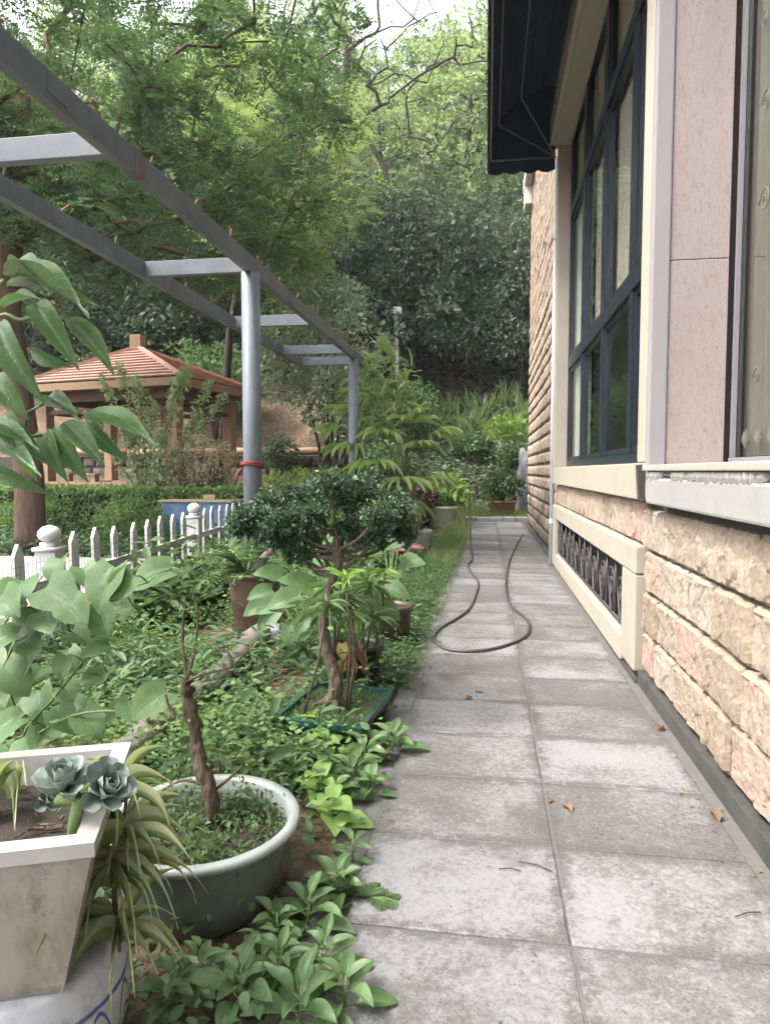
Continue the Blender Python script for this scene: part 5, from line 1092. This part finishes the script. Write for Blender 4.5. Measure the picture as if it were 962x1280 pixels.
# grey-green succulent
sc0 = at(88, 1050, Y=1.17); sc1 = at(100, 1000, Y=1.17)
suc = thing('succulent', sc0, 'grey green rosette succulent leaning over the square planter rim', 'plant')
MB().tube([sc0 - V3(0, 0, .03), sc0.lerp(sc1, .5), sc1], [.012, .012, .014], 10).build('stem', 'green_stem', suc, True)
for ci, (px, py, Y, sc) in enumerate(((82, 985, 1.17, 1.0), (128, 990, 1.15, 0.95), (60, 1000, 1.2, 0.6))):
    c = at(px, py, Y=Y); MB().tube([sc1, sc1.lerp(c, .6), c - V3(0, 0, .01)], .011, 8).build('stem', 'green_stem', suc, True); axis = (V3(.1, -.25, 1) if ci == 0 else V3(.75, -.35, .7)).normalized(); e1 = axis.orthogonal().normalized(); e2 = axis.cross(e1)
    for k in range(19):
        a = k * 2.4; lv_ = k / 19; d = (e1 * math.cos(a) + e2 * math.sin(a)) * (1.05 - lv_ * .7) + axis * (0.1 + lv_ * 1.3)
        put_leaf(suc, leaf_me('obov', 'lf_succulent', -0.45, 0.22, k % 3, ns=14, nc=7, thick=0.2), c + axis * (.012 * lv_), d, axis, (.07 - .032 * lv_) * sc, (.042 - .014 * lv_) * sc)
# spider plant
spx = at(130, 1130, Y=1.28); spd = thing('spider_plant', V3(spx.x, spx.y, 0.35), 'hanging spider plant with striped arching leaves beside the square planter', 'plant')
MB().tube([at(140, 985, Y=1.36), at(150, 1040, Y=1.32), at(143, 1120, Y=1.3), at(150, 1190, Y=1.27)], [.007, .006, .006, .004], 6).tube([at(160, 980, Y=1.4), at(152, 1060, Y=1.33), at(160, 1120, Y=1.3)], .004, 6).build('runner', 'twig', spd, True)
for ci, (px, py, n, big) in enumerate(((140, 1110, 24, 1.0), (158, 1060, 18, .8), (150, 1180, 18, .9), (150, 1000, 12, .7))):
    c = at(px, py, Y=1.29)
    for k in range(n):
        a = 2 * math.pi * k / n + U(-.2, .2); d = V3(math.cos(a), math.sin(a) * .7 - .25, U(.1, .9))
        put_leaf(spd, leaf_me('strap', 'lf_spider' if rd.random() < .88 else 'lf_spiderdry', rd.choice((1.3, 1.7, 2.0)), 0.25, k % 3, ns=12), c, d, V3(d.x * -.3, d.y * -.3, 1), U(.15, .28) * big, U(.0055, .0085))
for i in range(12):      # striped leaves inside the square planter
    c = sp_c + ua * U(.02, .15) + ub * U(-.02, .17) + V3(0, 0, .57); d = V3(U(-1, .4), U(-.6, .4), U(.5, 1.1)); put_leaf(spd, leaf_me('strap', 'lf_spider', 1.3, 0.25, i % 3, ns=12), c, d, (0, 0, 1), U(.12, .2), .014)
# green rectangular bonsai pot and bonsai
gq = [V3(-0.98, 3.0, 0), V3(-0.545, 2.92, 0), V3(-0.475, 3.5, 0), V3(-0.91, 3.57, 0)]; gc = sum(gq, V3(0, 0, 0)) / 4
gpot = thing('bonsai_pot', gc, 'dark green glazed rectangular bonsai pot at the path edge', 'pot')
def rq(s, z): return [gc + (p - gc) * s + V3(0, 0, z) for p in gq]
MB().loft([rq(.8, 0.0), rq(.82, 0.02), rq(.92, .12)], False).build('body', 'green_glaze', gpot); MB().loft([rq(.92, .12), rq(1.0, .125), rq(1.0, .15), rq(.9, .152), rq(.88, .1)], False).build('rim', 'green_glaze', gpot)
MB().add(rq(.89, .125), [(0, 1, 2, 3)]).build('soil', 'soil', gpot)
n = 2600; u_ = rng.random((n, 2)); B = np.array([np.array(gc) * 0 + np.array(rq(.87, .13)[0]) * (1 - a) * (1 - b) + np.array(rq(.87, .13)[1]) * a * (1 - b) + np.array(rq(.87, .13)[2]) * a * b + np.array(rq(.87, .13)[3]) * (1 - a) * b for a, b in u_]); s = rng.uniform(.012, .035, n)
o = link('grass_cover', leaf_cloud('grass_cover', B - np.array(gc), rdir(n, .7), rdir(n), s, s * .2, 'dia'), 'lf_mid', gpot); tag(o, kind='stuff')
bt = [at(416, 884, Y=3.25), at(420, 850, Y=3.25), at(408, 810, Y=3.27), at(404, 770, Y=3.28), at(412, 735, Y=3.3), at(424, 700, Y=3.3), at(420, 672, Y=3.3)]; bt[0].z = 0.13
bon = thing('bonsai_tree', bt[0], 'bonsai with twisted trunk and flat dark green foliage pads', 'bonsai')
cm = catmull(bt, 5); n = len(cm); b_ = MB().tube(cm, [.036 * (1 - .55 * i / n) + .012 * math.exp(-i / 2) + U(-.003, .003) for i in range(n)], 12)
for a in range(6): t = a * 1.05; b_.tube([bt[0] + V3(0, 0, .05), bt[0] + V3(.05 * math.cos(t), .05 * math.sin(t), .02), bt[0] + V3(.1 * math.cos(t), .1 * math.sin(t), -.005)], [.022, .015, .006], 7)
b_.build('trunk', 'bark_bonsai', bon, True)
pads = [((312, 645), .075, .04), ((336, 628), .09, .045), ((355, 655), .075, .04), ((374, 618), .095, .045), ((394, 642), .08, .04), ((414, 608), .085, .045), ((436, 628), .09, .045), ((458, 616), .08, .045), ((472, 646), .085, .04), ((496, 642), .065, .045), ((506, 668), .05, .035), ((343, 676), .06, .03), ((384, 672), .07, .035), ((430, 662), .07, .035), ((466, 676), .07, .03), ((372, 694), .045, .025), ((300, 662), .045, .03)]
br = MB(); AP = []
for i, ((px, py), r_, h_) in enumerate(pads):
    c = at(px, py, Y=3.3 + U(-.14, .16)); st_ = cm[int(n * (.72 + .27 * (i % 3) / 3))]; mid = st_.lerp(c, .5) + V3(0, 0, -.03); br.tube(catmull([st_, mid, c], 4), [.013 - .0011 * j for j in range(9)], 7)
    g = ell_points(26, tuple(c), (r_, r_, h_), 300 + i, -.8, .45); AP.append(g)
    AP.append(ell_points(7, tuple(c + V3(0, 0, .015)), (r_ * 1.5, r_ * 1.5, h_ * 1.9), 360 + i, -.3, .6))
    for e in g[::2]: br.tube([c + V3(0, 0, -.02), (c + Vector(e)) / 2 + V3(0, 0, -.01), e], [.005, .004, .002], 4, False)
br.build('branch', 'bark_bonsai', bon, True); A = np.vstack(AP) - np.array(bt[0]); P, D, N, s, rn = clump_leaves(A, .02 + .022 * rng.random(len(A)), 32, .022, .6); link('foliage', leaf_cloud('foliage', P, D, N, s, s * .5, 'six', rn), 'lf_bonsai', bon)
# tall brown clay pot with fern and driftwood
cp = V3(-1.83, 5.2, 0); cpt = thing('clay_pot', cp, 'tall dark brown clay pot beside the pergola post', 'pot')
MB().lathe(cp, [(0.0, 0), (0.14, 0), (0.15, .02), (0.19, .27), (0.203, .44), (0.203, .455), (0.215, .46), (0.22, .48), (0.215, .495), (0.195, .495), (0.188, .46)], 36).build('body', 'brown_clay', cpt, True); soil_disc(cpt, cp, .19, .45)
def frond_plant(name, base, n, ln, seed, leafm, label, lw=.05, el=(.3, 1.1)):
    g = random.Random(seed); t = thing(name, base, label, 'plant'); P = []; D = []; N = []; s = []; b_ = MB()
    for i in range(n):
        a = g.uniform(0, 6.28); e = g.uniform(*el); d = Vector((math.cos(a) * math.cos(e), math.sin(a) * math.cos(e), math.sin(e))); p = Vector((0, 0, 0)); L_ = ln * g.uniform(.6, 1.1); pts = [p.copy()]
        for j in range(14):
            p = p + d * L_ / 14; d = (d + Vector((0, 0, -.085))).normalized(); pts.append(p.copy()); sd_ = d.cross(Vector((0, 0, 1))).normalized()
            for q in (-1, 1): P.append(p); D.append(sd_ * q + d * .5); N.append((0, 0, 1)); s.append(lw * math.sin(math.pi * (j + 2) / 17) * 1.4)
        b_.tube(pts, [.004] * len(pts), 4, False)
    me = bpy.data.meshes.new('stem'); me.from_pydata([tuple(v) for v in b_.v], [], b_.f); link('stem', me, 'green_stem', t); s = np.array(s)
    link('frond', leaf_cloud('frond', np.array([tuple(p) for p in P]), np.array([tuple(d) for d in D]), np.array(N, float) + rng.normal(size=(len(P), 3)) * .2, s, s * .3, 'dia'), leafm, t); return t
frond_plant('fern', cp + V3(-.07, 0, .46), 34, .48, 401, 'lf_mid', 'grassy fern spilling out of the brown clay pot', .06)
dw = [at(322, 712, Y=5.1), at(330, 698, Y=5.1), at(345, 682, Y=5.15)]; tag(MB().tube(catmull(dw, 4), [.035, .034, .033, .033, .032, .032, .03, .03, .028], 10).build('driftwood', 'log_wood', None, True, base=dw[0]), 'pale cut branch sticking out of the brown clay pot', 'wood')
# plants behind the bonsai: broad leaves, lance leaves, yellow and brown leaves, dark pots
def pot(name, px, py, Y, r_, h_, m, label, flare=1.15):
    p = at(px, py, Z=0) if Y is None else V3(at(px, py, Y=Y).x, Y, 0.0); t = thing(name, p, label, 'pot')
    MB().lathe(p, [(0.0, 0), (r_ / flare * .92, 0), (r_ / flare, .02), (r_ * .98, h_ * .88), (r_ * 1.05, h_ * .9), (r_ * 1.06, h_), (r_ * .92, h_), (r_ * .9, h_ * .9)], 32).build('body', m, t, True); soil_disc(t, p, r_ * .91, h_ * .9); return p, h_ * .9
def broad_plant(name, base, leaves, kind, leafm, label, ln=.2, wr=.75, Y=None, stemr=.004, cat='plant', bend=.5, fold=.15):
    t = thing(name, base, label, cat); b_ = MB(); base = Vector(base)
    for i, (px, py, yy, dx, dz, sc) in enumerate(leaves):
        c = at(px, py, Y=yy); b_.tube([base, base.lerp(c, .55) + V3(0, 0, .05), c], [stemr * 1.4, stemr, stemr * .8], 5)
        d = V3(dx, -.45, dz); put_leaf(t, leaf_me(kind, leafm, bend, fold, i % 4), c, d, V3(-dx * .3, -.75, .75), ln * sc, ln * sc * wr)
    b_.build('stem', 'green_stem', t, True); return t
bp, bh = pot('black_pot', 447, 845, 4.0, .15, .26, 'black_pot', 'black plastic pot hidden behind the bonsai trunk')
broad_plant('broad_leaf_plant', bp + V3(0, 0, .2), [(400, 690, 4.1, .2, .3, 1.2), (372, 745, 4.0, -.8, -.2, 1.0), (352, 752, 4.0, -.9, -.3, .9), (390, 735, 3.95, -.5, .3, 1.1), (470, 690, 4.2, .5, .3, 1.2), (480, 735, 4.1, .9, -.1, .9), (475, 755, 3.95, .9, -.5, .8), (455, 745, 3.9, .5, -.2, .8), (420, 655, 4.2, -.2, .6, 1.1), (385, 770, 3.9, -.3, -.6, .8), (500, 705, 4.2, .8, .2, .9)], 'heart', 'lf_heart', 'pale broad heart leaved plant behind the bonsai trunk', .2, .8)
broad_plant('dying_leaves', bp + V3(.03, -.08, .2), [(437, 778, 3.75, .5, -.5, .8), (428, 805, 3.7, .1, -1.2, .95)], 'heart', 'lf_yellow', 'two drooping yellow leaves beside the bonsai trunk', .1, .75)
broad_plant('withered_leaves', bp + V3(.06, -.05, .2), [(446, 800, 3.75, .3, -1.3, 1.1), (438, 815, 3.75, -.2, -1.3, 1.0), (452, 812, 3.75, .4, -1.2, 1.0), (444, 825, 3.72, 0, -1.3, .9), (432, 822, 3.72, -.3, -1.2, .9), (456, 826, 3.74, .3, -1.4, .9)], 'ellip', 'lf_brown', 'withered brown leaves hanging over the black pot', .11, .45, bend=.9, fold=.5)
broad_plant('broad_leaf_plant', bp + V3(-.35, .3, .02), [(352, 720, 4.5, -.6, .2, 1.0), (365, 705, 4.6, -.2, .5, 1.0), (340, 738, 4.4, -.9, -.2, .9), (378, 728, 4.4, .4, .1, .9), (345, 765, 4.3, -.6, -.6, .9), (330, 755, 4.3, -.9, -.4, .8), (388, 712, 4.5, .6, .4, .9), (362, 782, 4.2, .2, -.8, .8), (395, 755, 4.2, .7, -.4, .8)], 'heart', 'lf_heart', 'pale heart leaved plant between clay pot and bonsai', .2, .8)
def whorl(px, py, Y, n, ln, leafm, label, base, el=(.1, .6), wr=.14, name='lance_leaf_plant'):
    c = at(px, py, Y=Y); t = thing(name, base, label, 'plant'); b_ = MB().tube([Vector(base), Vector(base).lerp(c, .5) + V3(.02, 0, 0), c], [.008, .007, .005], 6); b_.build('stem', 'twig', t, True)
    for i in range(n): a = i * 2.4; e = U(*el); d = V3(math.cos(a) * math.cos(e), math.sin(a) * math.cos(e) - .25, math.sin(e)); put_leaf(t, leaf_me('lance', leafm, .35, .15, i % 3), c - V3(0, 0, .012 * (i % 4)), d, V3(0, -.3, 1), ln * U(.75, 1.1), ln * wr); 
    return t
whorl(425, 712, 3.6, 13, .14, 'lf_star', 'bright yellow green star of lance leaves above the bonsai', bp + V3(-.1, -.2, .2), (-.2, .7)); whorl(480, 712, 3.9, 11, .13, 'lf_star', 'pale star of lance leaves on the path side of the bonsai', bp + V3(.1, 0, .2), (-.3, .6))
whorl(435, 745, 3.65, 16, .19, 'lf_lance', 'dark lance leaves drooping in front of the broad leaves', bp + V3(-.05, -.15, .2), (-.7, .3)); whorl(462, 728, 3.85, 16, .18, 'lf_lance', 'dark drooping lance leaves right of the bonsai trunk', bp + V3(.06, -.05, .2), (-.8, .3)); whorl(410, 730, 3.7, 12, .17, 'lf_lance', 'dark lance leaves left of the bonsai trunk', bp + V3(-.12, -.1, .2), (-.8, .2)); whorl(400, 760, 3.7, 16, .2, 'lf_lance', 'lower dark lance leaves left of the bonsai trunk', bp + V3(-.14, -.1, .1), (-.6, .4)); whorl(468, 770, 3.8, 18, .18, 'lf_lance', 'low dark lance leaves on the path side of the bonsai trunk', bp + V3(.12, -.05, .1), (-.5, .5)); whorl(450, 700, 3.9, 14, .17, 'lf_lance', 'upright lance leaves just behind the bonsai crown', bp + V3(.02, .05, .2), (-.1, .9))
whorl(408, 752, 3.12, 14, .15, 'lf_lance', 'lance leaves in front of the bonsai trunk', V3(-.86, 3.1, .12), (-.4, .5)); whorl(432, 722, 3.15, 13, .13, 'lf_star', 'fresh yellow green lance leaves in front of the bonsai trunk', V3(-.66, 3.15, .12), (-.2, .8)); whorl(440, 765, 3.2, 13, .15, 'lf_lance', 'low lance leaves right in front of the bonsai trunk', V3(-.66, 3.2, .12), (-.5, .4))
b2, h2 = pot('black_pot', 488, 740, 5.0, .16, .3, 'brown_clay', 'dark round pot right of the bonsai near the path'); broad_plant('red_leaf_plant', b2 + V3(0, 0, .26), [(488, 690, 5.2, .5, .2, 1), (498, 682, 5.3, .6, .4, .9), (480, 682, 5.2, -.5, .3, .9), (505, 692, 5.1, .8, -.2, .8), (492, 675, 5.4, .1, .8, .8), (512, 684, 5.2, .9, .1, .8)], 'ellip', 'lf_red', 'dark red leaved plant in the dark round pot', .16, .4)
# ivory pot with palm
ip, ih = pot('ivory_pot', 524, 680, 10.4, .18, .4, 'ivory_glaze', 'ivory glazed pot holding the palm at the path edge', 1.25)
palm = thing('lady_palm', ip + V3(0, 0, .35), 'tall lady palm with fans of narrow fingers in the ivory pot', 'palm'); ps = MB()
for i, (px, py, Y) in enumerate(((468, 470, 10.6), (445, 520, 10.3), (500, 500, 10.7), (520, 560, 10.2), (440, 560, 10.0), (475, 545, 10.0), (455, 610, 9.6), (500, 600, 9.7), (485, 625, 9.5), (530, 600, 10.2), (425, 535, 10.4), (490, 455, 10.7), (540, 545, 10.5), (460, 500, 10.5), (515, 530, 10.3), (470, 580, 9.8), (430, 590, 9.9), (505, 630, 9.8))):
    c = at(px, py, Y=Y); mid = V3(ip.x - .35 + U(-.15, .15), ip.y + .1, max(.8, c.z * .75)); ps.tube(catmull([ip + V3(U(-.08, .08), U(-.08, .08), .3), mid, c], 5), [.011 - .0007 * j for j in range(11)], 6)
    ax = (c - mid).normalized() + V3(0, -.25, -.25); nf = rd.choice((8, 9, 10)); side = ax.cross(V3(0, 0, 1)).normalized(); ax.normalize(); upv = side.cross(ax)
    for k in range(nf):
        a = (k / (nf - 1) - .5) * 2.5; d = ax * math.cos(a) + side * math.sin(a) + V3(0, 0, -.15); put_leaf(palm, leaf_me('finger', 'lf_palm', rd.choice((.5, .8, 1.1)), .15, k % 3), c, d, upv + V3(0, 0, .4), U(.4, .62), .046)
ps.build('stem', 'twig', palm, True)
cv = []
for (px, py) in ((455, 455), (465, 480), (470, 510), (460, 535), (480, 500), (450, 490), (490, 530), (500, 470), (440, 520), (510, 500)):
    for _ in range(34): cv.append(at(px + U(-16, 16), py + U(-14, 14), Y=10.6 + U(-.25, .25)))
cv = np.array(cv) - np.array(palm.location); n = len(cv); s = rng.uniform(.2, .4, n); link('leaf_spray', leaf_cloud('leaf_spray', cv, rdir(n, -.3), rdir(n), s, s * .1, 'strap'), 'lf_palm', palm)
# far pots
p3, h3 = pot('ivory_urn', 553, 640, 15.5, .33, .5, 'ivory_glaze', 'pale urn with bright green foliage near the path end'); shrub('croton', p3 + V3(0, 0, .42), .5, .75, 501, 'lf_lime', 'bright green large leaved plant in the pale urn', 'plant', per=14, lsize=.2, n=26, csize=.15, lo=.1, tpl='six', wr=.45)
p4, h4 = pot('black_pot', 526, 640, 15.2, .22, .45, 'black_pot', 'black pot left of the pale urn'); shrub('red_leaf_plant', p4 + V3(0, 0, .4), .3, .55, 502, 'lf_red', 'dark red leaved plant beside the pale urn', 'plant', per=12, lsize=.14, n=20, csize=.1, lo=.1, tpl='six')
p5, h5 = pot('terracotta_pot', 627, 635, 18.6, .38, .5, 'orange_clay', 'orange terracotta pot beyond the end of the path', 1.3); shrub('potted_shrub', p5 + V3(0, 0, .42), .5, .9, 503, 'lf_mid', 'leafy green plant in the terracotta pot', 'plant', per=24, lsize=.13, n=40, csize=.16, lo=.0, tpl='six'); shrub('potted_tree', p5 + V3(.02, .1, .42), .55, 2.35, 504, 'lf_lime', 'slim plant with bright top leaves rising from the terracotta pot', 'plant', per=18, lsize=.2, n=14, csize=.18, lo=.72, tpl='six', stems=3)
fs_ = at(588, 650, Y=12.6); fl = thing('flower_stake', V3(fs_.x, 12.6, 0.02), 'thin stake with a single pale flower on the far path', 'flower'); q = at(587, 617, Y=12.6); MB().tube([(fs_.x, 12.6, 0.02), (fs_.x - .02, 12.6, q.z)], .012, 6).build('stem', 'twig', fl)
for i in range(6): a = i * 1.05; put_leaf(fl, leaf_me('ellip', 'lf_star', .3, .2, i % 2), (fs_.x - .02, 12.6, q.z), (math.cos(a), math.sin(a) - .3, .3), (0, -.3, 1), .11, .07, 'petal')

# ------------------------------------------------------------------ leafy plants close to the viewer
# branch with long glossy leaves at the left edge
big = thing('glossy_leaf_tree', (-1.72, 1.95, 0), 'young tree with long glossy drooping leaves at the left edge', 'plant')
def pt(px, py, Y=1.85): return at(px, py, Y=Y)
bs = MB(); root = V3(-1.72, 1.95, 0); crown = pt(-40, 440, 1.9)
bs.tube(catmull([root, V3(-1.7, 1.95, .6), V3(-1.66, 1.92, 1.2), crown, pt(-15, 380), pt(5, 350)], 5), [.016 - .0004 * i for i in range(26)], 8)
bs.tube(catmull([V3(-1.66, 1.92, 1.2), pt(-20, 560), pt(30, 548), pt(70, 540), pt(105, 530)], 5), [.009 - .0003 * i for i in range(21)], 7)
bs.tube(catmull([crown, pt(0, 395), pt(25, 400), pt(45, 395)], 4), .006, 7); bs.tube([pt(30, 548), pt(35, 515), pt(55, 505)], .004, 6)
bs.build('stem', 'green_stem', big, True)
#  base px,py, tip px,py, width, depth of base, depth of tip, normal
BL = [((8, 345), (102, 385), .05, 1.85, 1.7, (0, -.3, 1)), ((15, 332), (55, 352), .06, 1.85, 1.75, (0, -.4, 1)), ((12, 358), (112, 382), .045, 1.87, 1.8, (.2, -.8, .6)), ((42, 380), (88, 453), .075, 1.83, 1.75, (.3, -.9, .4)), ((88, 402), (136, 462), .07, 1.85, 1.8, (.4, -.8, .5)), ((0, 405), (35, 492), .095, 1.8, 1.7, (.1, -1, .3)), ((40, 437), (82, 462), .05, 1.9, 1.9, (0, -.9, -.3)), ((-5, 470), (25, 520), .08, 1.85, 1.8, (.1, -.9, .3)), ((5, 385), (45, 372), .05, 1.86, 1.8, (0, -.5, .8)),
      ((8, 520), (42, 572), .085, 1.83, 1.75, (-.1, -1, .3)), ((48, 506), (95, 522), .055, 1.88, 1.8, (0, -.4, .9)), ((58, 500), (92, 512), .045, 1.86, 1.8, (0, -.5, .8)), ((82, 530), (124, 580), .07, 1.83, 1.78, (.4, -.9, .4)), ((70, 535), (100, 598), .07, 1.85, 1.8, (.2, -.9, .2)), ((62, 538), (78, 600), .06, 1.83, 1.8, (0, -1, .1)), ((48, 540), (70, 590), .07, 1.9, 1.88, (.1, -.9, -.4)), ((110, 525), (188, 553), .06, 1.84, 1.72, (.1, -.5, .9)), ((110, 528), (148, 575), .06, 1.88, 1.85, (.3, -.9, -.2)), ((-20, 560), (45, 590), .065, 1.82, 1.7, (0, -.3, 1)), ((-15, 585), (45, 620), .06, 1.88, 1.8, (0, -.8, .2)), ((-30, 540), (42, 558), .05, 1.8, 1.72, (0, -.3, 1)), ((30, 545), (40, 600), .055, 1.9, 1.9, (.2, -.9, .2))]
for i, (a, b_, wd, ya, yb, nm) in enumerate(BL):
    p, q = at(*a, Y=ya), at(*b_, Y=yb); d = q - p; put_leaf(big, leaf_me('drip', 'lf_big', .45 if i % 2 else .25, .22, i % 4, ns=12, nc=7), p - d * .04, d + V3(0, 0, .08 * d.length), nm, d.length * 1.1, wd * .95)
# heart-leaved shrub below it
hv = thing('heart_leaf_shrub', (-1.75, 2.45, 0), 'sprawling shrub with pale heart shaped leaves at the left edge', 'plant'); hs_ = MB()
HL = [(185, 722, 65), (130, 735, 70), (75, 745, 75), (140, 765, 60), (20, 742, 70), (60, 775, 60), (25, 785, 60), (10, 755, 60), (100, 795, 40), (118, 812, 42), (90, 825, 40), (78, 835, 36), (112, 848, 36), (50, 880, 62), (20, 850, 60), (30, 830, 50), (0, 865, 60), (115, 905, 52), (185, 880, 60), (165, 888, 46), (80, 900, 50), (60, 915, 50), (10, 960, 80), (35, 935, 60), (0, 915, 60), (90, 870, 45), (45, 845, 40), (145, 890, 45), (70, 715, 50), (110, 722, 48), (5, 800, 55), (40, 805, 50), (130, 780, 46), (15, 890, 55), (100, 885, 40), (-10, 830, 60), (150, 735, 50), (95, 765, 55)]
orig = [V3(-1.75, 2.45, 0), V3(-1.6, 2.5, 0), V3(-1.9, 2.3, 0)]
stemp = [catmull([orig[0], pt(10, 850, 2.4), pt(40, 770, 2.3), pt(110, 750, 2.25), pt(185, 728, 2.25)], 6), catmull([orig[1], pt(30, 930, 2.4), pt(70, 870, 2.3), pt(110, 820, 2.25), pt(120, 800, 2.25)], 6), catmull([orig[2], pt(10, 950, 2.35), pt(90, 895, 2.2), pt(190, 890, 2.2)], 6), catmull([orig[2], pt(-30, 880, 2.35), pt(0, 790, 2.3), pt(30, 750, 2.3)], 6)]
for s_ in stemp: hs_.tube(s_, [.007 - .004 * i / len(s_) for i in range(len(s_))], 6)
allp = [p for s_ in stemp for p in s_[6:]]
for i, (px, py, sz) in enumerate(HL):
    Y = 2.3 + U(-.18, .12); c = at(px, py, Y=Y); L_ = sz * 2.3 / 850 * 1.02; d = V3(U(-.2, 1.0) if i % 3 else U(-1, .1), U(-.7, -.2), U(-.75, -.1)).normalized(); bpt = c - d * L_ * .45; near = min(allp, key=lambda p: (p - bpt).length); hs_.tube([near, near.lerp(bpt, .5) + V3(0, 0, .01), bpt], [.003, .0025, .002], 5)
    put_leaf(hv, leaf_me('heart', 'lf_heart', rd.choice((.3, .55)), .2, i % 4, nc=7), bpt, d, V3(U(-.35, .35), -.7, U(.5, 1.0)), L_ * .9, L_ * .9)
hs_.build('stem', 'green_stem', hv, True)
# weeds along the path edge, each a rosette on a short stem
def weed(px, py, n, ln, wr, leafm, label, group=None, hgt=.08, name='edge_weed', kind='ellip', up=(.15, .75)):
    g = at(px, py, Z=0.0); t = thing(name, g, label, 'weed', group); b_ = MB().tube([g, g + V3(.005, 0, hgt)], [.005, .003], 5)
    for i in range(n):
        a = i * 2.4 + U(-.3, .3); t_ = i / n; e = up[0] + (up[1] - up[0]) * t_; d = V3(math.cos(a) * math.cos(e), math.sin(a) * math.cos(e), math.sin(e)); c = g + V3(0, 0, hgt * (.25 + .75 * t_)); L_ = ln * U(.75, 1.1) * (1 - .4 * t_)
        q = c + d * L_ * .22; b_.tube([c, q], .002, 4); put_leaf(t, leaf_me(kind, leafm, rd.choice((.3, .5, .7)), .2, i % 4), q, d, V3(U(-.2, .2), U(-.3, .1), 1), L_, L_ * wr)
    b_.build('stem', 'green_stem', t, True)
LW = 'lush broad leaved weed at the near path edge'; GW = 'broad leaved weeds at the path edge'
WL = ((350, 1235, 14, .16), (300, 1265, 12, .15), (405, 1225, 12, .15), (385, 1165, 12, .15), (420, 1130, 12, .13), (440, 1085, 10, .11), (345, 1185, 10, .13), (215, 1265, 12, .12), (250, 1245, 10, .11), (430, 1270, 10, .14), (375, 1290, 12, .15))
for (px, py, n, ln) in WL:
    wi = sorted(WL, key=lambda q: -q[1]).index((px, py, n, ln)); weed(px, py, n, ln * U(.62, .9), U(.36, .5), 'lf_weed', LW + ', ' + ORD[wi] + ' from the viewer', GW, .1)
WB = ((490, 945, 12, .16), (440, 985, 12, .14), (455, 960, 10, .13), (415, 1010, 10, .13), (465, 1000, 8, .1), (395, 965, 10, .13), (365, 985, 10, .12))
for (px, py, n, ln) in WB:
    weed(px, py, n, ln, .48, 'lf_weed', 'leafy weed in front of the green bonsai pot, ' + ORD[sorted(WB).index((px, py, n, ln))] + ' from the left', 'weeds round the bonsai pot', .1)
for i, (px, py) in enumerate(((405, 955), (392, 930), (415, 1040), (400, 1010))):
    weed(px, py, 8, .13, .85, 'lf_limeweed', ['bright lime leaved seedling in front of the bonsai pot', 'lime leaved seedling left of the bonsai pot corner', 'bright lime leaved seedling beside the round bowl', 'lime leaved seedling between bowl and bonsai pot'][i], None, .14, 'lime_seedling', 'heart', (.1, .5))
LV, GV = 'leafy weed growing in the middle of the bed', 'weeds in the middle of the bed'
MW = sorted((U(150, 470), U(800, 960)) for i in range(26)); MW = [q for q in MW if (q[0] - 415) ** 2 / 90 ** 2 + (q[1] - 885) ** 2 / 40 ** 2 >= 1]
for i, (px, py) in enumerate(MW): weed(px, py, 9, U(.08, .13), .45, 'lf_weed', LV + ', ' + ORD[i] + ' from the left', GV, U(.06, .14))
frond_plant('feathery_weed', at(455, 1125, Z=0.02), 7, .16, 611, 'lf_mid', 'small feathery leaved seedling at the path edge', .035)
for i, (px, py) in enumerate(((225, 1150), (245, 1170))): weed(px, py, 8, .09, .7, 'lf_weed', ['dark trailing leaves over the front of the round bowl', 'low leaves under the front of the round bowl'][i], None, .12, 'trailing_weed', 'heart')


# ------------------------------------------------------------------ air
hz_o = MB().box(-78, 58, -43, 98, -1.6, 46).build('haze', 'navy_cloth'); hz_o.data.materials.clear()
hm = bpy.data.materials.new('haze'); hm.use_nodes = True; hn = hm.node_tree; hn.nodes.clear(); ho = hn.nodes.new('ShaderNodeOutputMaterial')
hv_ = node(hn, 'VolumePrincipled', {'Color': (0.9, 0.95, 0.96), 'Density': 0.0007, 'Anisotropy': 0.2}); hn.links.new(hv_.outputs[0], ho.inputs['Volume'])
hz_o.data.materials.append(hm); tag(hz_o, 'thin pale haze in the air', None, kind='stuff')
